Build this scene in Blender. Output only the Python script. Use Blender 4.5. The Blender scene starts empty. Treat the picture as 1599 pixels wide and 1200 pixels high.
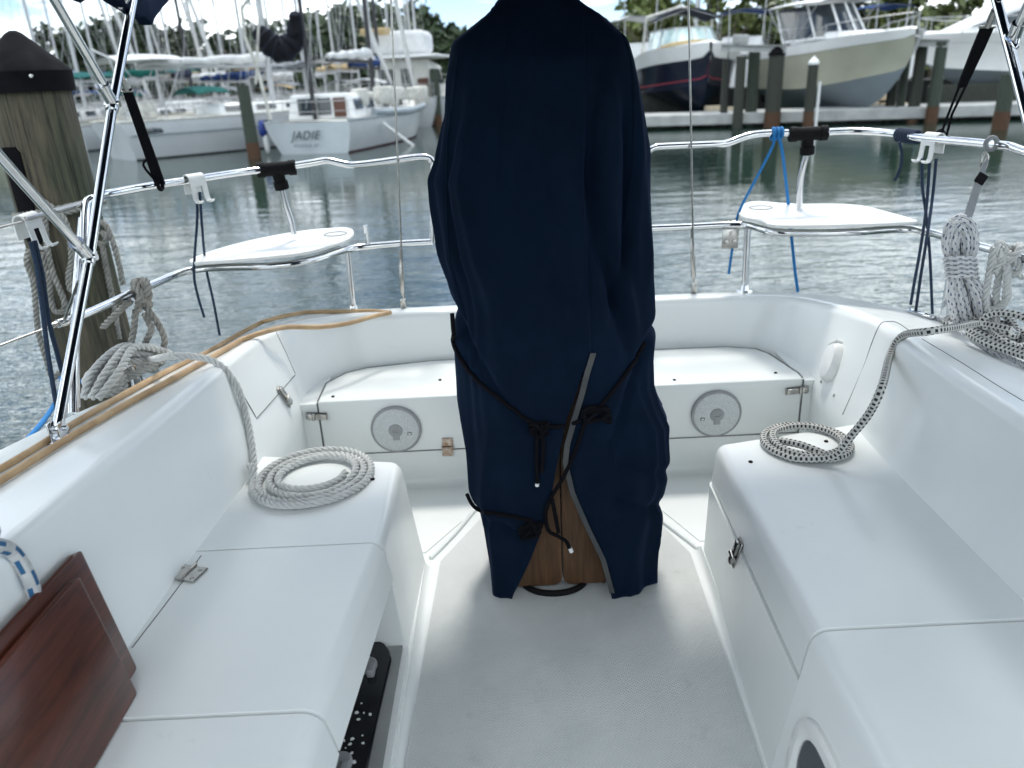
import bpy, bmesh, math, random
from mathutils import Vector, Matrix, noise
from mathutils.bvhtree import BVHTree
random.seed(7)
R = math.radians
V = Vector
sc = bpy.context.scene
COL = sc.collection
# ------------------------------------------------------------------ camera
FPX, IW, IH = 1201.0, 1599.0, 1200.0
TH = math.atan((600 - 118) / FPX); ROLL = R(2.8)
CO = V((0, 0, 1.3))
FW = V((0, math.cos(TH), -math.sin(TH)))
_rt = V((1, 0, 0)); _up = _rt.cross(FW)
RT = math.cos(ROLL) * _rt - math.sin(ROLL) * _up
UP = math.sin(ROLL) * _rt + math.cos(ROLL) * _up
cam_d = bpy.data.cameras.new('camera'); cam = bpy.data.objects.new('camera', cam_d); COL.objects.link(cam)
M = Matrix((RT, UP, -FW)).transposed().to_4x4(); M.translation = CO
cam.matrix_world = M
cam_d.sensor_width = 36; cam_d.lens = FPX / IW * 36; cam_d.clip_end = 3000; cam_d.clip_start = .02
cam_d.dof.use_dof = True; cam_d.dof.focus_distance = 1.85; cam_d.dof.aperture_fstop = 3.3
sc.camera = cam

def ray(px, py): return FW + RT * ((px - IW / 2) / FPX) - UP * ((py - IH / 2) / FPX)
def PZ(px, py, z): d = ray(px, py); return CO + d * ((z - CO.z) / d.z)
def PY(px, py, y): d = ray(px, py); return CO + d * ((y - CO.y) / d.y)
def PX(px, py, x): d = ray(px, py); return CO + d * ((x - CO.x) / d.x)

# ------------------------------------------------------------------ materials
def newmat(name):
    m = bpy.data.materials.new(name); m.use_nodes = True
    nt = m.node_tree; b = nt.nodes['Principled BSDF']
    return m, nt, b
def N(nt, t, **k):
    n = nt.nodes.new(t)
    for a, v in k.items():
        if hasattr(n, a): setattr(n, a, v)
        else: n.inputs[a].default_value = v
    return n
def L(nt, a, b): nt.links.new(a, b)
def ramp(nt, fac, stops):
    r = nt.nodes.new('ShaderNodeValToRGB'); L(nt, fac, r.inputs[0])
    el = r.color_ramp.elements
    while len(el) < len(stops): el.new(.5)
    for e, (p, c) in zip(el, stops): e.position = p; e.color = (*c, 1) if len(c) == 3 else c
    return r.outputs[0]
def coords(nt, scale=(1, 1, 1), kind='Object'):
    tc = nt.nodes.new('ShaderNodeTexCoord'); mp = nt.nodes.new('ShaderNodeMapping')
    mp.inputs['Scale'].default_value = scale; L(nt, tc.outputs[kind], mp.inputs[0]); return mp.outputs[0]
def noisefac(nt, co, scale, detail=4, rough=.55, dist=0):
    n = N(nt, 'ShaderNodeTexNoise', Scale=scale, Detail=detail, Roughness=rough, Distortion=dist); L(nt, co, n.inputs['Vector']); return n.outputs['Fac']
def bump(nt, b, h, strength, dist=.002):
    n = N(nt, 'ShaderNodeBump', Strength=strength, Distance=dist); L(nt, h, n.inputs['Height'])
    L(nt, n.outputs[0], b.inputs['Normal']); return n
def mul(c, k): return tuple(min(1, x * k) for x in c)
def pbr(name, base, rough=.5, metal=0, var=.12, scale=6, bumpk=0, bscale=60, coat=0, spec=None, stretch=(1, 1, 1), base2=None, bdist=.002):
    m, nt, b = newmat(name)
    co = coords(nt, stretch)
    f = noisefac(nt, co, scale, 5)
    c = ramp(nt, f, [(.3, base2 or mul(base, 1 - var)), (.7, mul(base, 1 + var) if not base2 else base)])
    L(nt, c, b.inputs['Base Color'])
    b.inputs['Metallic'].default_value = metal
    fr = noisefac(nt, co, scale * 2.3, 4)
    mr = N(nt, 'ShaderNodeMapRange'); L(nt, fr, mr.inputs[0])
    mr.inputs[3].default_value = max(.02, rough * .75); mr.inputs[4].default_value = min(1, rough * 1.25)
    L(nt, mr.outputs[0], b.inputs['Roughness'])
    if coat: b.inputs['Coat Weight'].default_value = coat; b.inputs['Coat Roughness'].default_value = .08
    if spec is not None: b.inputs['Specular IOR Level'].default_value = spec
    if bumpk: bump(nt, b, noisefac(nt, co, bscale, 3), bumpk, bdist)
    return m

def m_gelcoat():
    m, nt, b = newmat('gelcoat')
    co = coords(nt)
    f = noisefac(nt, co, 2.2, 6, .6)
    c = ramp(nt, f, [(.25, (.74, .77, .765)), (.75, (.80, .825, .815))])
    # faint grime specks and scuffs
    s = N(nt, 'ShaderNodeTexNoise', Scale=38, Detail=8, Roughness=.75); L(nt, co, s.inputs['Vector'])
    sp = ramp(nt, s.outputs['Fac'], [(.60, (0, 0, 0)), (.70, (.8, .8, .8))])
    g2 = noisefac(nt, coords(nt, (1, 1, 4)), 3.1, 4)
    g2r = ramp(nt, g2, [(.5, (0, 0, 0)), (.8, (.5, .5, .5))])
    mm = N(nt, 'ShaderNodeMath', operation='MULTIPLY'); L(nt, sp, mm.inputs[0]); L(nt, g2r, mm.inputs[1])
    mx = N(nt, 'ShaderNodeMix', data_type='RGBA'); L(nt, mm.outputs[0], mx.inputs[0]); L(nt, c, mx.inputs[6]); mx.inputs[7].default_value = (.42, .42, .38, 1)
    L(nt, mx.outputs[2], b.inputs['Base Color'])
    r = ramp(nt, noisefac(nt, co, 9, 5), [(.2, (.20,) * 3), (.8, (.27,) * 3)])
    L(nt, r, b.inputs['Roughness'])
    b.inputs['Specular IOR Level'].default_value = .45
    bump(nt, b, noisefac(nt, co, 14, 3), .06, .004)
    return m
def m_nonskid():
    m, nt, b = newmat('nonskid_sole')
    co = coords(nt)
    f = noisefac(nt, co, 3.2, 7, .65)
    c = ramp(nt, f, [(.3, (.56, .585, .58)), (.5, (.63, .65, .645)), (.75, (.68, .695, .69))])
    # darker scuffed stains with their own outline
    st = ramp(nt, noisefac(nt, co, 7.5, 6, .7), [(.60, (0, 0, 0)), (.70, (.5, .5, .5))])
    mx = N(nt, 'ShaderNodeMix', data_type='RGBA'); L(nt, st, mx.inputs[0]); L(nt, c, mx.inputs[6]); mx.inputs[7].default_value = (.47, .47, .44, 1)
    L(nt, mx.outputs[2], b.inputs['Base Color'])
    b.inputs['Roughness'].default_value = .55
    rot = N(nt, 'ShaderNodeMapping'); L(nt, co, rot.inputs[0]); rot.inputs['Rotation'].default_value = (0, 0, R(45))
    w1 = N(nt, 'ShaderNodeTexWave', Scale=52); L(nt, rot.outputs[0], w1.inputs['Vector']); w1.bands_direction = 'X'
    w2 = N(nt, 'ShaderNodeTexWave', Scale=52); L(nt, rot.outputs[0], w2.inputs['Vector']); w2.bands_direction = 'Y'
    mm = N(nt, 'ShaderNodeMath', operation='MULTIPLY'); L(nt, w1.outputs['Fac'], mm.inputs[0]); L(nt, w2.outputs['Fac'], mm.inputs[1])
    wc = N(nt, 'ShaderNodeMix', data_type='RGBA', blend_type='MULTIPLY'); wc.inputs[0].default_value = 1; L(nt, mx.outputs[2], wc.inputs[6]); L(nt, ramp(nt, mm.outputs[0], [(.1, (.92, .925, .93)), (.6, (1, 1, 1))]), wc.inputs[7]); L(nt, wc.outputs[2], b.inputs['Base Color'])
    bump(nt, b, mm.outputs[0], .6, .002)
    return m
def m_canvas(name, c1, c2, weave=900, fade=None):
    m, nt, b = newmat(name)
    co = coords(nt)
    c = ramp(nt, noisefac(nt, co, 5, 6, .65), [(.3, c1), (.72, c2)])
    if fade:
        ff = ramp(nt, noisefac(nt, coords(nt, (1, 1, .5)), 9, 8, .72), [(.52, (0, 0, 0)), (.72, (.5, .5, .5))])
        mf = N(nt, 'ShaderNodeMix', data_type='RGBA'); L(nt, ff, mf.inputs[0]); L(nt, c, mf.inputs[6]); mf.inputs[7].default_value = (*fade, 1); c = mf.outputs[2]
    L(nt, c, b.inputs['Base Color'])
    b.inputs['Roughness'].default_value = .92; b.inputs['Specular IOR Level'].default_value = .12
    b.inputs['Sheen Weight'].default_value = .08; b.inputs['Sheen Tint'].default_value = (.15, .3, .8, 1)
    w1 = N(nt, 'ShaderNodeTexNoise', Scale=weave, Detail=1); L(nt, co, w1.inputs['Vector'])
    n2 = noisefac(nt, co, 22, 4)
    ad = N(nt, 'ShaderNodeMath', operation='MULTIPLY_ADD'); L(nt, n2, ad.inputs[0]); ad.inputs[1].default_value = 4; L(nt, w1.outputs['Fac'], ad.inputs[2])
    bump(nt, b, ad.outputs[0], .35, .002)
    return m
def m_wood(name, dark, light, axis=2, scale=6, rough=.7, coat=0, stretch=14, bumpk=.4, extra=None, cracks=False):
    m, nt, b = newmat(name)
    s = [stretch] * 3; s[axis] = 1
    co = coords(nt, tuple(s))
    n = N(nt, 'ShaderNodeTexNoise', Scale=scale, Detail=8, Roughness=.7, Distortion=.6); L(nt, co, n.inputs['Vector'])
    st = [(.28, dark), (.5, tuple((a + c) / 2 for a, c in zip(dark, light))), (.75, light)]
    c = ramp(nt, n.outputs['Fac'], st)
    if extra:
        f = ramp(nt, noisefac(nt, coords(nt, (2, 2, .6)), 2.5, 5), [(.45, (0, 0, 0)), (.62, (.85,) * 3)])
        mx = N(nt, 'ShaderNodeMix', data_type='RGBA', blend_type='MIX'); L(nt, f, mx.inputs[0]); L(nt, c, mx.inputs[6])
        mx2 = N(nt, 'ShaderNodeMix', data_type='RGBA', blend_type='MULTIPLY'); mx2.inputs[0].default_value = 1; L(nt, c, mx2.inputs[6]); mx2.inputs[7].default_value = (*extra, 1)
        L(nt, mx2.outputs[2], mx.inputs[7]); c = mx.outputs[2]
    if cracks:
        ck = ramp(nt, noisefac(nt, coords(nt, (30, 30, .55)), 2.2, 6, .7, .3), [(.36, (.12, .12, .12)), (.45, (1, 1, 1))])
        mc = N(nt, 'ShaderNodeMix', data_type='RGBA', blend_type='MULTIPLY'); mc.inputs[0].default_value = 1; L(nt, c, mc.inputs[6]); L(nt, ck, mc.inputs[7]); c = mc.outputs[2]
    L(nt, c, b.inputs['Base Color'])
    b.inputs['Roughness'].default_value = rough
    if coat: b.inputs['Coat Weight'].default_value = coat; b.inputs['Coat Roughness'].default_value = .12
    bump(nt, b, n.outputs['Fac'], bumpk, .004)
    return m
def m_fleck(name, base, fleck, nu=1.0, nv=6, thick=.38, rough=.8, su=.02, dense=.5, stag=.5):
    """braided cover: short dashes laid round the rope from its own UV (u metres along, v 0..1 round)"""
    m, nt, b = newmat(name)
    tc = N(nt, 'ShaderNodeUVMap'); sep = N(nt, 'ShaderNodeSeparateXYZ'); L(nt, tc.outputs[0], sep.inputs[0])
    def math_(op, a, bv=None, c=None):
        n = N(nt, 'ShaderNodeMath', operation=op)
        for i, x in enumerate((a, bv, c)):
            if x is None: continue
            if isinstance(x, (int, float)): n.inputs[i].default_value = x
            else: L(nt, x, n.inputs[i])
        return n.outputs[0]
    u = math_('DIVIDE', sep.outputs[0], su); v = math_('MULTIPLY', sep.outputs[1], nv)
    row = math_('FLOOR', v)
    par = math_('MODULO', row, 2.0)
    uu = math_('MULTIPLY_ADD', par, stag, u)
    fu = math_('FRACT', uu); fv = math_('FRACT', v)
    a = math_('LESS_THAN', math_('ABSOLUTE', math_('SUBTRACT', fu, .5)), thick / 2 + .02)
    c = math_('LESS_THAN', math_('ABSOLUTE', math_('SUBTRACT', fv, .5)), dense / 2 + .1)
    f = math_('MULTIPLY', a, c)
    nz = noisefac(nt, coords(nt), 60, 3)
    basec = ramp(nt, nz, [(.3, mul(base, .8)), (.7, base)])
    mx = N(nt, 'ShaderNodeMix', data_type='RGBA'); L(nt, f, mx.inputs[0]); L(nt, basec, mx.inputs[6]); mx.inputs[7].default_value = (*fleck, 1)
    L(nt, mx.outputs[2], b.inputs['Base Color']); b.inputs['Roughness'].default_value = rough
    # braid relief
    s1 = math_('SINE', math_('ADD', math_('MULTIPLY', u, 6.283 * 2), math_('MULTIPLY', sep.outputs[1], 6.283 * 3)))
    s2 = math_('SINE', math_('SUBTRACT', math_('MULTIPLY', u, 6.283 * 2), math_('MULTIPLY', sep.outputs[1], 6.283 * 3)))
    bump(nt, b, math_('MULTIPLY', s1, s2), .5, .002)
    return m
def m_glass(name, tint=(.03, .04, .05), rough=.05):
    m, nt, b = newmat(name)
    c = ramp(nt, noisefac(nt, coords(nt), 1.5, 3), [(.35, mul(tint, .7)), (.7, mul(tint, 1.4))])
    L(nt, c, b.inputs['Base Color']); b.inputs['Roughness'].default_value = rough; b.inputs['Specular IOR Level'].default_value = .8
    return m
def m_leaf(name, dark, light):
    m, nt, b = newmat(name)
    oi = N(nt, 'ShaderNodeObjectInfo')
    c = ramp(nt, noisefac(nt, coords(nt), .9, 5, .6), [(.3, dark), (.72, light)])
    hs = N(nt, 'ShaderNodeHueSaturation'); L(nt, c, hs.inputs['Color'])
    mr = N(nt, 'ShaderNodeMapRange'); L(nt, oi.outputs['Random'], mr.inputs[0]); mr.inputs[3].default_value = .7; mr.inputs[4].default_value = 1.35
    L(nt, mr.outputs[0], hs.inputs['Value'])
    L(nt, hs.outputs[0], b.inputs['Base Color']); b.inputs['Roughness'].default_value = .6
    b.inputs['Subsurface Weight'].default_value = 0
    return m
def m_speaker():
    m, nt, b = newmat('speaker_mesh')
    co = coords(nt)
    v = N(nt, 'ShaderNodeTexVoronoi', Scale=330); L(nt, co, v.inputs['Vector'])
    c = ramp(nt, v.outputs['Distance'], [(.25, (.40, .43, .44)), (.5, (.60, .63, .64))])
    L(nt, c, b.inputs['Base Color']); b.inputs['Roughness'].default_value = .55
    bump(nt, b, v.outputs['Distance'], .4, .001)
    return m
def m_water():
    m, nt, b = newmat('harbour_water')
    b.inputs['Base Color'].default_value = (.022, .034, .028, 1)
    co0 = coords(nt)
    c = ramp(nt, noisefac(nt, co0, .12, 3), [(.35, (.006, .022, .015)), (.7, (.012, .034, .024))])
    L(nt, c, b.inputs['Base Color'])
    b.inputs['Roughness'].default_value = .015; b.inputs['IOR'].default_value = 1.5; b.inputs['Specular IOR Level'].default_value = .9
    n1 = noisefac(nt, coords(nt, (.55, 1.5, 1)), 1.25, 5, .55, .3)
    n2 = noisefac(nt, coords(nt, (.75, 1.7, 1)), 5.5, 4, .5, .2)
    n3 = noisefac(nt, coords(nt, (.3, .8, 1)), .35, 3)
    a1 = N(nt, 'ShaderNodeMath', operation='MULTIPLY_ADD'); L(nt, n2, a1.inputs[0]); a1.inputs[1].default_value = .30; L(nt, n1, a1.inputs[2])
    a2 = N(nt, 'ShaderNodeMath', operation='MULTIPLY_ADD'); L(nt, n3, a2.inputs[0]); a2.inputs[1].default_value = .8; L(nt, a1.outputs[0], a2.inputs[2])
    bn = bump(nt, b, a2.outputs[0], 1.0, .05)
    # breeze reaches the near water, the far side lies sheltered under the boats
    sp = N(nt, 'ShaderNodeSeparateXYZ'); L(nt, co0, sp.inputs[0]); ad = N(nt, 'ShaderNodeMath', operation='MULTIPLY_ADD'); L(nt, noisefac(nt, co0, .22, 3), ad.inputs[0]); ad.inputs[1].default_value = 9; L(nt, sp.outputs[1], ad.inputs[2])
    mr = N(nt, 'ShaderNodeMapRange'); L(nt, ad.outputs[0], mr.inputs[0]); mr.inputs[1].default_value = 9; mr.inputs[2].default_value = 20; mr.inputs[3].default_value = .95; mr.inputs[4].default_value = .20; L(nt, mr.outputs[0], bn.inputs['Strength'])
    return m

MAT = {}
def setup_mats():
    MAT['gel'] = m_gelcoat(); MAT['sole'] = m_nonskid()
    MAT['navy'] = m_canvas('navy_canvas', (.0007, .0045, .0128), (.0016, .0088, .0240), 900, (.006, .014, .028))
    MAT['hem'] = m_canvas('worn_hem', (.045, .05, .055), (.10, .10, .095), 600)
    MAT['steel'] = pbr('polished_steel', (.62, .63, .64), .13, 1, .06, 30)
    MAT['chrome'] = pbr('worn_chrome', (.40, .39, .37), .25, 1, .15, 60)
    MAT['rust'] = pbr('rust_stained_steel', (.5, .47, .42), .35, .8, base2=(.25, .13, .07), scale=90)
    MAT['black'] = pbr('black_rubber', (.006, .006, .007), .75, 0, .3, 40, .1, spec=.15)
    MAT['cord'] = pbr('black_cord', (.004, .004, .006), .95, 0, .3, 200, .5, 400, spec=.1)
    MAT['white_plastic'] = pbr('white_plastic', (.74, .75, .74), .4, 0, .05, 12)
    MAT['grey_plastic'] = pbr('grey_plastic', (.30, .31, .32), .5, 0, .1, 20)
    MAT['rope'] = pbr('laid_rope', (.60, .61, .60), .9, 0, .2, 25, .4, 700, base2=(.47, .48, .47), spec=.2)
    MAT['oldrope'] = pbr('weathered_laid_rope', (.36, .35, .32), .95, 0, .2, 40, .6, 500, base2=(.17, .165, .15))
    MAT['fleck'] = m_fleck('black_fleck_braid', (.60, .60, .57), (.012, .012, .016), nv=5, thick=.42, su=.012, dense=.5)
    MAT['bluefleck'] = m_fleck('blue_fleck_braid', (.60, .61, .62), (.03, .05, .13), nv=5, thick=.24, su=.030, dense=.22)
    MAT['bluetracer'] = m_fleck('blue_tracer_braid', (.52, .53, .53), (.02, .10, .22), nv=5, thick=.45, su=.05, dense=.35)
    MAT['navycord'] = pbr('navy_cord', (.010, .026, .058), .85, 0, .35, 150, .5, 300)
    MAT['bluecord'] = pbr('bright_blue_cord', (.010, .16, .42), .8, 0, .25, 150, .5, 300)
    MAT['tan'] = pbr('tan_hose', (.56, .39, .22), .5, 0, .1, 12, .2, 60, stretch=(1, 1, 1), base2=(.33, .205, .10))
    MAT['teak'] = m_wood('weathered_teak', (.040, .018, .008), (.135, .068, .028), 2, 7, .65)
    MAT['mahog'] = m_wood('varnished_mahogany', (.018, .0055, .003), (.125, .031, .015), 1, 5, .32, .35, 14, .03)
    MAT['piling'] = m_wood('weathered_piling', (.025, .025, .018), (.145, .122, .082), 2, 5, .85, 0, 12, .8, extra=(.36, .60, .44), cracks=True)
    MAT['pilecap'] = pbr('black_pile_cap', (.005, .005, .0065), .8, 0, .45, 9, .2, 30, spec=.08)
    MAT['gasket'] = pbr('dark_seam', (.16, .165, .16), .8, 0, .2, 30)
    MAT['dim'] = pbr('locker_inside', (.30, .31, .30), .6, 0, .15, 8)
    MAT['speaker'] = m_speaker()
    MAT['blackpanel'] = pbr('black_gloss_panel', (.008, .008, .011), .15, 0, .4, 15)
    MAT['water'] = m_water()
    # background
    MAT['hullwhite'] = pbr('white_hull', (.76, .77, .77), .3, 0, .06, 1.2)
    MAT['hullshaded'] = pbr('shaded_white_hull', (.54, .56, .585), .3, 0, .07, 1.2)  # white hull greyed, the shade of backlit sides put into its colour
    MAT['transom'] = pbr('pale_blue_transom', (.62, .67, .71), .35, 0, .08, 1.5)
    MAT['hullgrey'] = pbr('grey_hull', (.24, .28, .31), .35, 0, .1, 1)
    MAT['cream'] = pbr('cream_hull', (.37, .37, .295), .35, 0, .1, .8)
    MAT['hullnavy'] = pbr('navy_hull', (.007, .010, .024), .22, 0, .3, 1.2)
    MAT['redbottom'] = pbr('dark_red_bottom', (.06, .02, .025), .7, 0, .2, 3)
    MAT['bootred'] = pbr('red_stripe', (.28, .03, .05), .5, 0, .2, 3)
    MAT['antifoul'] = pbr('dark_bottom_paint', (.035, .04, .045), .8, 0, .3, 3)
    MAT['deck'] = pbr('boat_deck', (.62, .62, .58), .5, 0, .12, 2.2)
    MAT['alu'] = pbr('mast_aluminium', (.42, .43, .44), .4, .3, .08, 4)
    MAT['darkspar'] = pbr('dark_spar', (.02, .02, .024), .5, 0, .3, 4)
    MAT['glass'] = m_glass('dark_window')
    MAT['paleglass'] = m_glass('pale_windscreen', (.42, .55, .54), .08)
    MAT['green'] = m_canvas('green_canvas', (.008, .06, .05), (.016, .12, .095), 60)
    MAT['bluecanvas'] = m_canvas('blue_canvas', (.012, .03, .10), (.025, .06, .18), 60)
    MAT['blackcanvas'] = m_canvas('black_canvas', (.008, .008, .010), (.022, .022, .026), 60)
    MAT['tancanvas'] = m_canvas('tan_canvas', (.35, .27, .15), (.52, .40, .22), 60)
    MAT['whitecanvas'] = m_canvas('white_canvas', (.52, .53, .53), (.68, .69, .69), 60)
    MAT['greycanvas'] = m_canvas('grey_canvas', (.20, .21, .22), (.30, .31, .32), 60)
    MAT['redwood'] = m_wood('boat_joinery', (.04, .014, .008), (.13, .045, .025), 2, 3, .4)
    MAT['clutter'] = pbr('pale_deck_gear', (.55, .54, .50), .7, 0, .25, 5)
    MAT['dockwood'] = m_wood('dock_planks', (.16, .155, .145), (.36, .34, .31), 0, 3, .85)
    MAT['dockpale'] = pbr('dock_concrete', (.36, .37, .365), .85, 0, .2, 2.2, .3, 20)
    MAT['darkpile'] = m_wood('tarred_pile', (.014, .018, .014), (.055, .062, .048), 2, 4, .85)
    MAT['palepile'] = m_wood('green_pile', (.018, .027, .021), (.065, .08, .06), 2, 4, .85)
    MAT['orangepile'] = m_wood('rusty_pile_foot', (.035, .018, .010), (.11, .055, .028), 2, 4, .85)
    MAT['shade_wall'] = pbr('dark_shade_wall', (.022, .024, .022), .8, 0, .4, 1.5, .5, 8)  # near black, stands in for the shade under the raised boats
    MAT['buff'] = pbr('buff_boards', (.55, .47, .34), .7, 0, .2, 2)
    MAT['leaf'] = m_leaf('mangrove_leaves', (.016, .030, .014), (.055, .082, .034))
    MAT['leafpale'] = m_leaf('yellow_green_leaves', (.05, .075, .02), (.16, .19, .06))  # lighter, yellower leaf colour than the shore row
    MAT['bark'] = pbr('tree_bark', (.10, .085, .065), .9, 0, .3, 6, .5, 20)
    MAT['soil'] = pbr('shore_soil', (.10, .095, .06), .95, 0, .4, .4, .5, 3)
    MAT['fenderblue'] = pbr('blue_fender', (.01, .035, .22), .4, 0, .15, 5)
    MAT['letter'] = pbr('dark_lettering', (.025, .035, .045), .5, 0, .2, 6)
setup_mats()

# ------------------------------------------------------------------ mesh building
class MB:
    def __init__(s): s.v = []; s.f = []; s.uv = []
    def add(s, vs, fs, uv=None):
        o = len(s.v); s.v += [V(x) for x in vs]; s.f += [tuple(i + o for i in f) for f in fs]
        s.uv += uv if uv else [None] * len(fs); return s
    def tube(s, path, r, n=10, closed=False, cap=True):
        P = [V(p) for p in path]; m = len(P)
        rr = r if isinstance(r, (list, tuple)) else [r] * m
        T = []
        for i in range(m):
            a = P[(i - 1) % m] if (closed or i > 0) else P[i]; b = P[(i + 1) % m] if (closed or i < m - 1) else P[i]
            t = (b - a); T.append(t.normalized() if t.length > 1e-9 else (T[-1] if T else V((0, 0, 1))))
        u = T[0].orthogonal().normalized(); fr = []
        for i in range(m):
            u = (u - T[i] * u.dot(T[i])); u = u.normalized() if u.length > 1e-6 else T[i].orthogonal().normalized()
            fr.append((u.copy(), T[i].cross(u)))
        vs = []; ln = [0]
        for i in range(m):
            if i: ln.append(ln[-1] + (P[i] - P[i - 1]).length)
            for k in range(n):
                a = 2 * math.pi * k / n
                vs.append(P[i] + (fr[i][0] * math.cos(a) + fr[i][1] * math.sin(a)) * rr[i])
        fs = []; uv = []
        for i in range(m if closed else m - 1):
            j = (i + 1) % m
            for k in range(n):
                k2 = (k + 1) % n
                fs.append((i * n + k, i * n + k2, j * n + k2, j * n + k))
                l2 = ln[i + 1] if i + 1 < m else ln[i] + .01
                uv.append(((ln[i], k / n), (ln[i], (k + 1) / n), (l2, (k + 1) / n), (l2, k / n)))
        if cap and not closed:
            fs += [tuple(range(n))[::-1], tuple((m - 1) * n + k for k in range(n))]; uv += [None, None]
        return s.add(vs, fs, uv)
    def laid(s, path, Rr, pitch=None, n=7):
        """three-strand laid rope"""
        P = resample(path, Rr * .55); pitch = pitch or Rr * 5.2
        T = []; m = len(P)
        for i in range(m): T.append((P[min(i + 1, m - 1)] - P[max(i - 1, 0)]).normalized())
        u = T[0].orthogonal().normalized(); st = [[], [], []]; d = 0
        for i in range(m):
            u = (u - T[i] * u.dot(T[i])).normalized(); w = T[i].cross(u)
            if i: d += (P[i] - P[i - 1]).length
            for k in range(3):
                a = 2 * math.pi * (d / pitch + k / 3)
                st[k].append(P[i] + (u * math.cos(a) + w * math.sin(a)) * Rr * .56)
        for k in range(3): s.tube(st[k], Rr * .47, n)
        return s
    def loft(s, rings, closed=True, cap=True, flip=False):
        n = len(rings[0]); vs = [p for r in rings for p in r]; fs = []
        for i in range(len(rings) - 1):
            for k in range(n if closed else n - 1):
                k2 = (k + 1) % n; f = (i * n + k, i * n + k2, (i + 1) * n + k2, (i + 1) * n + k)
                fs.append(f[::-1] if flip else f)
        if cap and closed: fs += [tuple(range(n))[::-1], tuple((len(rings) - 1) * n + k for k in range(n))]
        return s.add(vs, fs)
    def lathe(s, prof, c=(0, 0, 0), ax=(0, 0, 1), n=24):
        ax = V(ax).normalized(); u = ax.orthogonal().normalized(); w = ax.cross(u); c = V(c)
        rings = [[c + ax * h + (u * math.cos(2 * math.pi * k / n) + w * math.sin(2 * math.pi * k / n)) * max(r, 1e-4) for k in range(n)] for r, h in prof]
        return s.loft(rings)
    def hexa(s, c8, bev=0, seg=3, keep=None):
        """box from 8 corners (bottom 4 ccw, top 4 ccw), edges bevelled"""
        fs = [(3, 2, 1, 0), (4, 5, 6, 7), (0, 1, 5, 4), (1, 2, 6, 5), (2, 3, 7, 6), (3, 0, 4, 7)]
        return s.bev(c8, fs, bev, seg, keep)
    def bev(s, vs, fs, bev, seg=3, keep=None):
        if not bev: return s.add(vs, fs)
        bm = bmesh.new(); bv = [bm.verts.new(V(x)) for x in vs]
        for f in fs: bm.faces.new([bv[i] for i in f])
        bm.normal_update()
        es = [e for e in bm.edges if (keep is None or keep(e)) and (len(e.link_faces) != 2 or e.calc_face_angle(0) > .2)]
        bmesh.ops.bevel(bm, geom=es, offset=bev, segments=seg, profile=.5, affect='EDGES', clamp_overlap=True)
        bm.verts.index_update(); bm.faces.ensure_lookup_table()
        s.add([v.co.copy() for v in bm.verts], [tuple(v.index for v in f.verts) for f in bm.faces]); bm.free(); return s
    def box(s, c, size, bev=0, seg=2, rot=None, keep=None):
        x, y, z = [q / 2 for q in size]; c = V(c)
        p = [V(q) for q in ((-x, -y, -z), (x, -y, -z), (x, y, -z), (-x, y, -z), (-x, -y, z), (x, -y, z), (x, y, z), (-x, y, z))]
        if rot is not None: p = [rot @ q for q in p]
        return s.hexa([c + q for q in p], bev, seg, keep)
    def prism(s, outline, d, bev=0, seg=2):
        """outline polygon (3-D points in a plane, ccw seen from +d) pushed along d"""
        o = [V(p) for p in outline]; d = V(d); n = len(o)
        vs = o + [p + d for p in o]
        fs = [tuple(range(n))[::-1], tuple(n + k for k in range(n))] + [(k, (k + 1) % n, n + (k + 1) % n, n + k) for k in range(n)]
        return s.bev(vs, fs, bev, seg)
    def build(s, name, mat, parent=None, world=True, smooth=35, thing=None):
        org = V((0, 0, 0))
        if parent is not None:
            if world:
                r = parent
                while r.parent: r = r.parent
                org = V(r.location)
        elif world:
            xs = [v.x for v in s.v]; ys = [v.y for v in s.v]; zs = [v.z for v in s.v]
            org = V(((min(xs) + max(xs)) / 2, (min(ys) + max(ys)) / 2, min(zs)))
        me = bpy.data.meshes.new(name)
        me.from_pydata([v - org for v in s.v], [], s.f)
        if any(u is not None for u in s.uv):
            ul = me.uv_layers.new(name='UVMap'); i = 0
            for f, u in zip(s.f, s.uv):
                for k in range(len(f)):
                    ul.data[i].uv = u[k] if u else (0, 0); i += 1
        if isinstance(mat, str): mat = MAT[mat]
        me.materials.append(mat)
        me.validate(); me.update()
        bm = bmesh.new(); bm.from_mesh(me); bmesh.ops.recalc_face_normals(bm, faces=bm.faces); bm.to_mesh(me); bm.free()
        if smooth:
            me.shade_smooth(); me.set_sharp_from_angle(angle=R(smooth))
        o = bpy.data.objects.new(name, me); COL.objects.link(o)
        if parent is not None: o.parent = parent
        else: o.location = org
        return o
def resample(path, step):
    P = [V(p) for p in path]; out = [P[0]]; acc = 0
    for a, b in zip(P, P[1:]):
        l = (b - a).length; t = step - acc
        while t <= l: out.append(a.lerp(b, t / l)); t += step
        acc = l - (t - step)
    if (out[-1] - P[-1]).length > step * .3: out.append(P[-1])
    return out
def spl(pts, k=8, closed=False):
    """Catmull-Rom through points (any tuple length)"""
    P = [V(p) for p in pts]; n = len(P); out = []
    rng = range(n if closed else n - 1)
    for i in rng:
        if closed: a, b, c, d = P[(i - 1) % n], P[i], P[(i + 1) % n], P[(i + 2) % n]
        else: a, b, c, d = P[max(i - 1, 0)], P[i], P[i + 1], P[min(i + 2, n - 1)]
        for j in range(k):
            t = j / k
            out.append(.5 * ((2 * b) + (c - a) * t + (2 * a - 5 * b + 4 * c - d) * t * t + (3 * b - a - 3 * c + d) * t ** 3))
    if not closed: out.append(P[-1])
    return out
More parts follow.
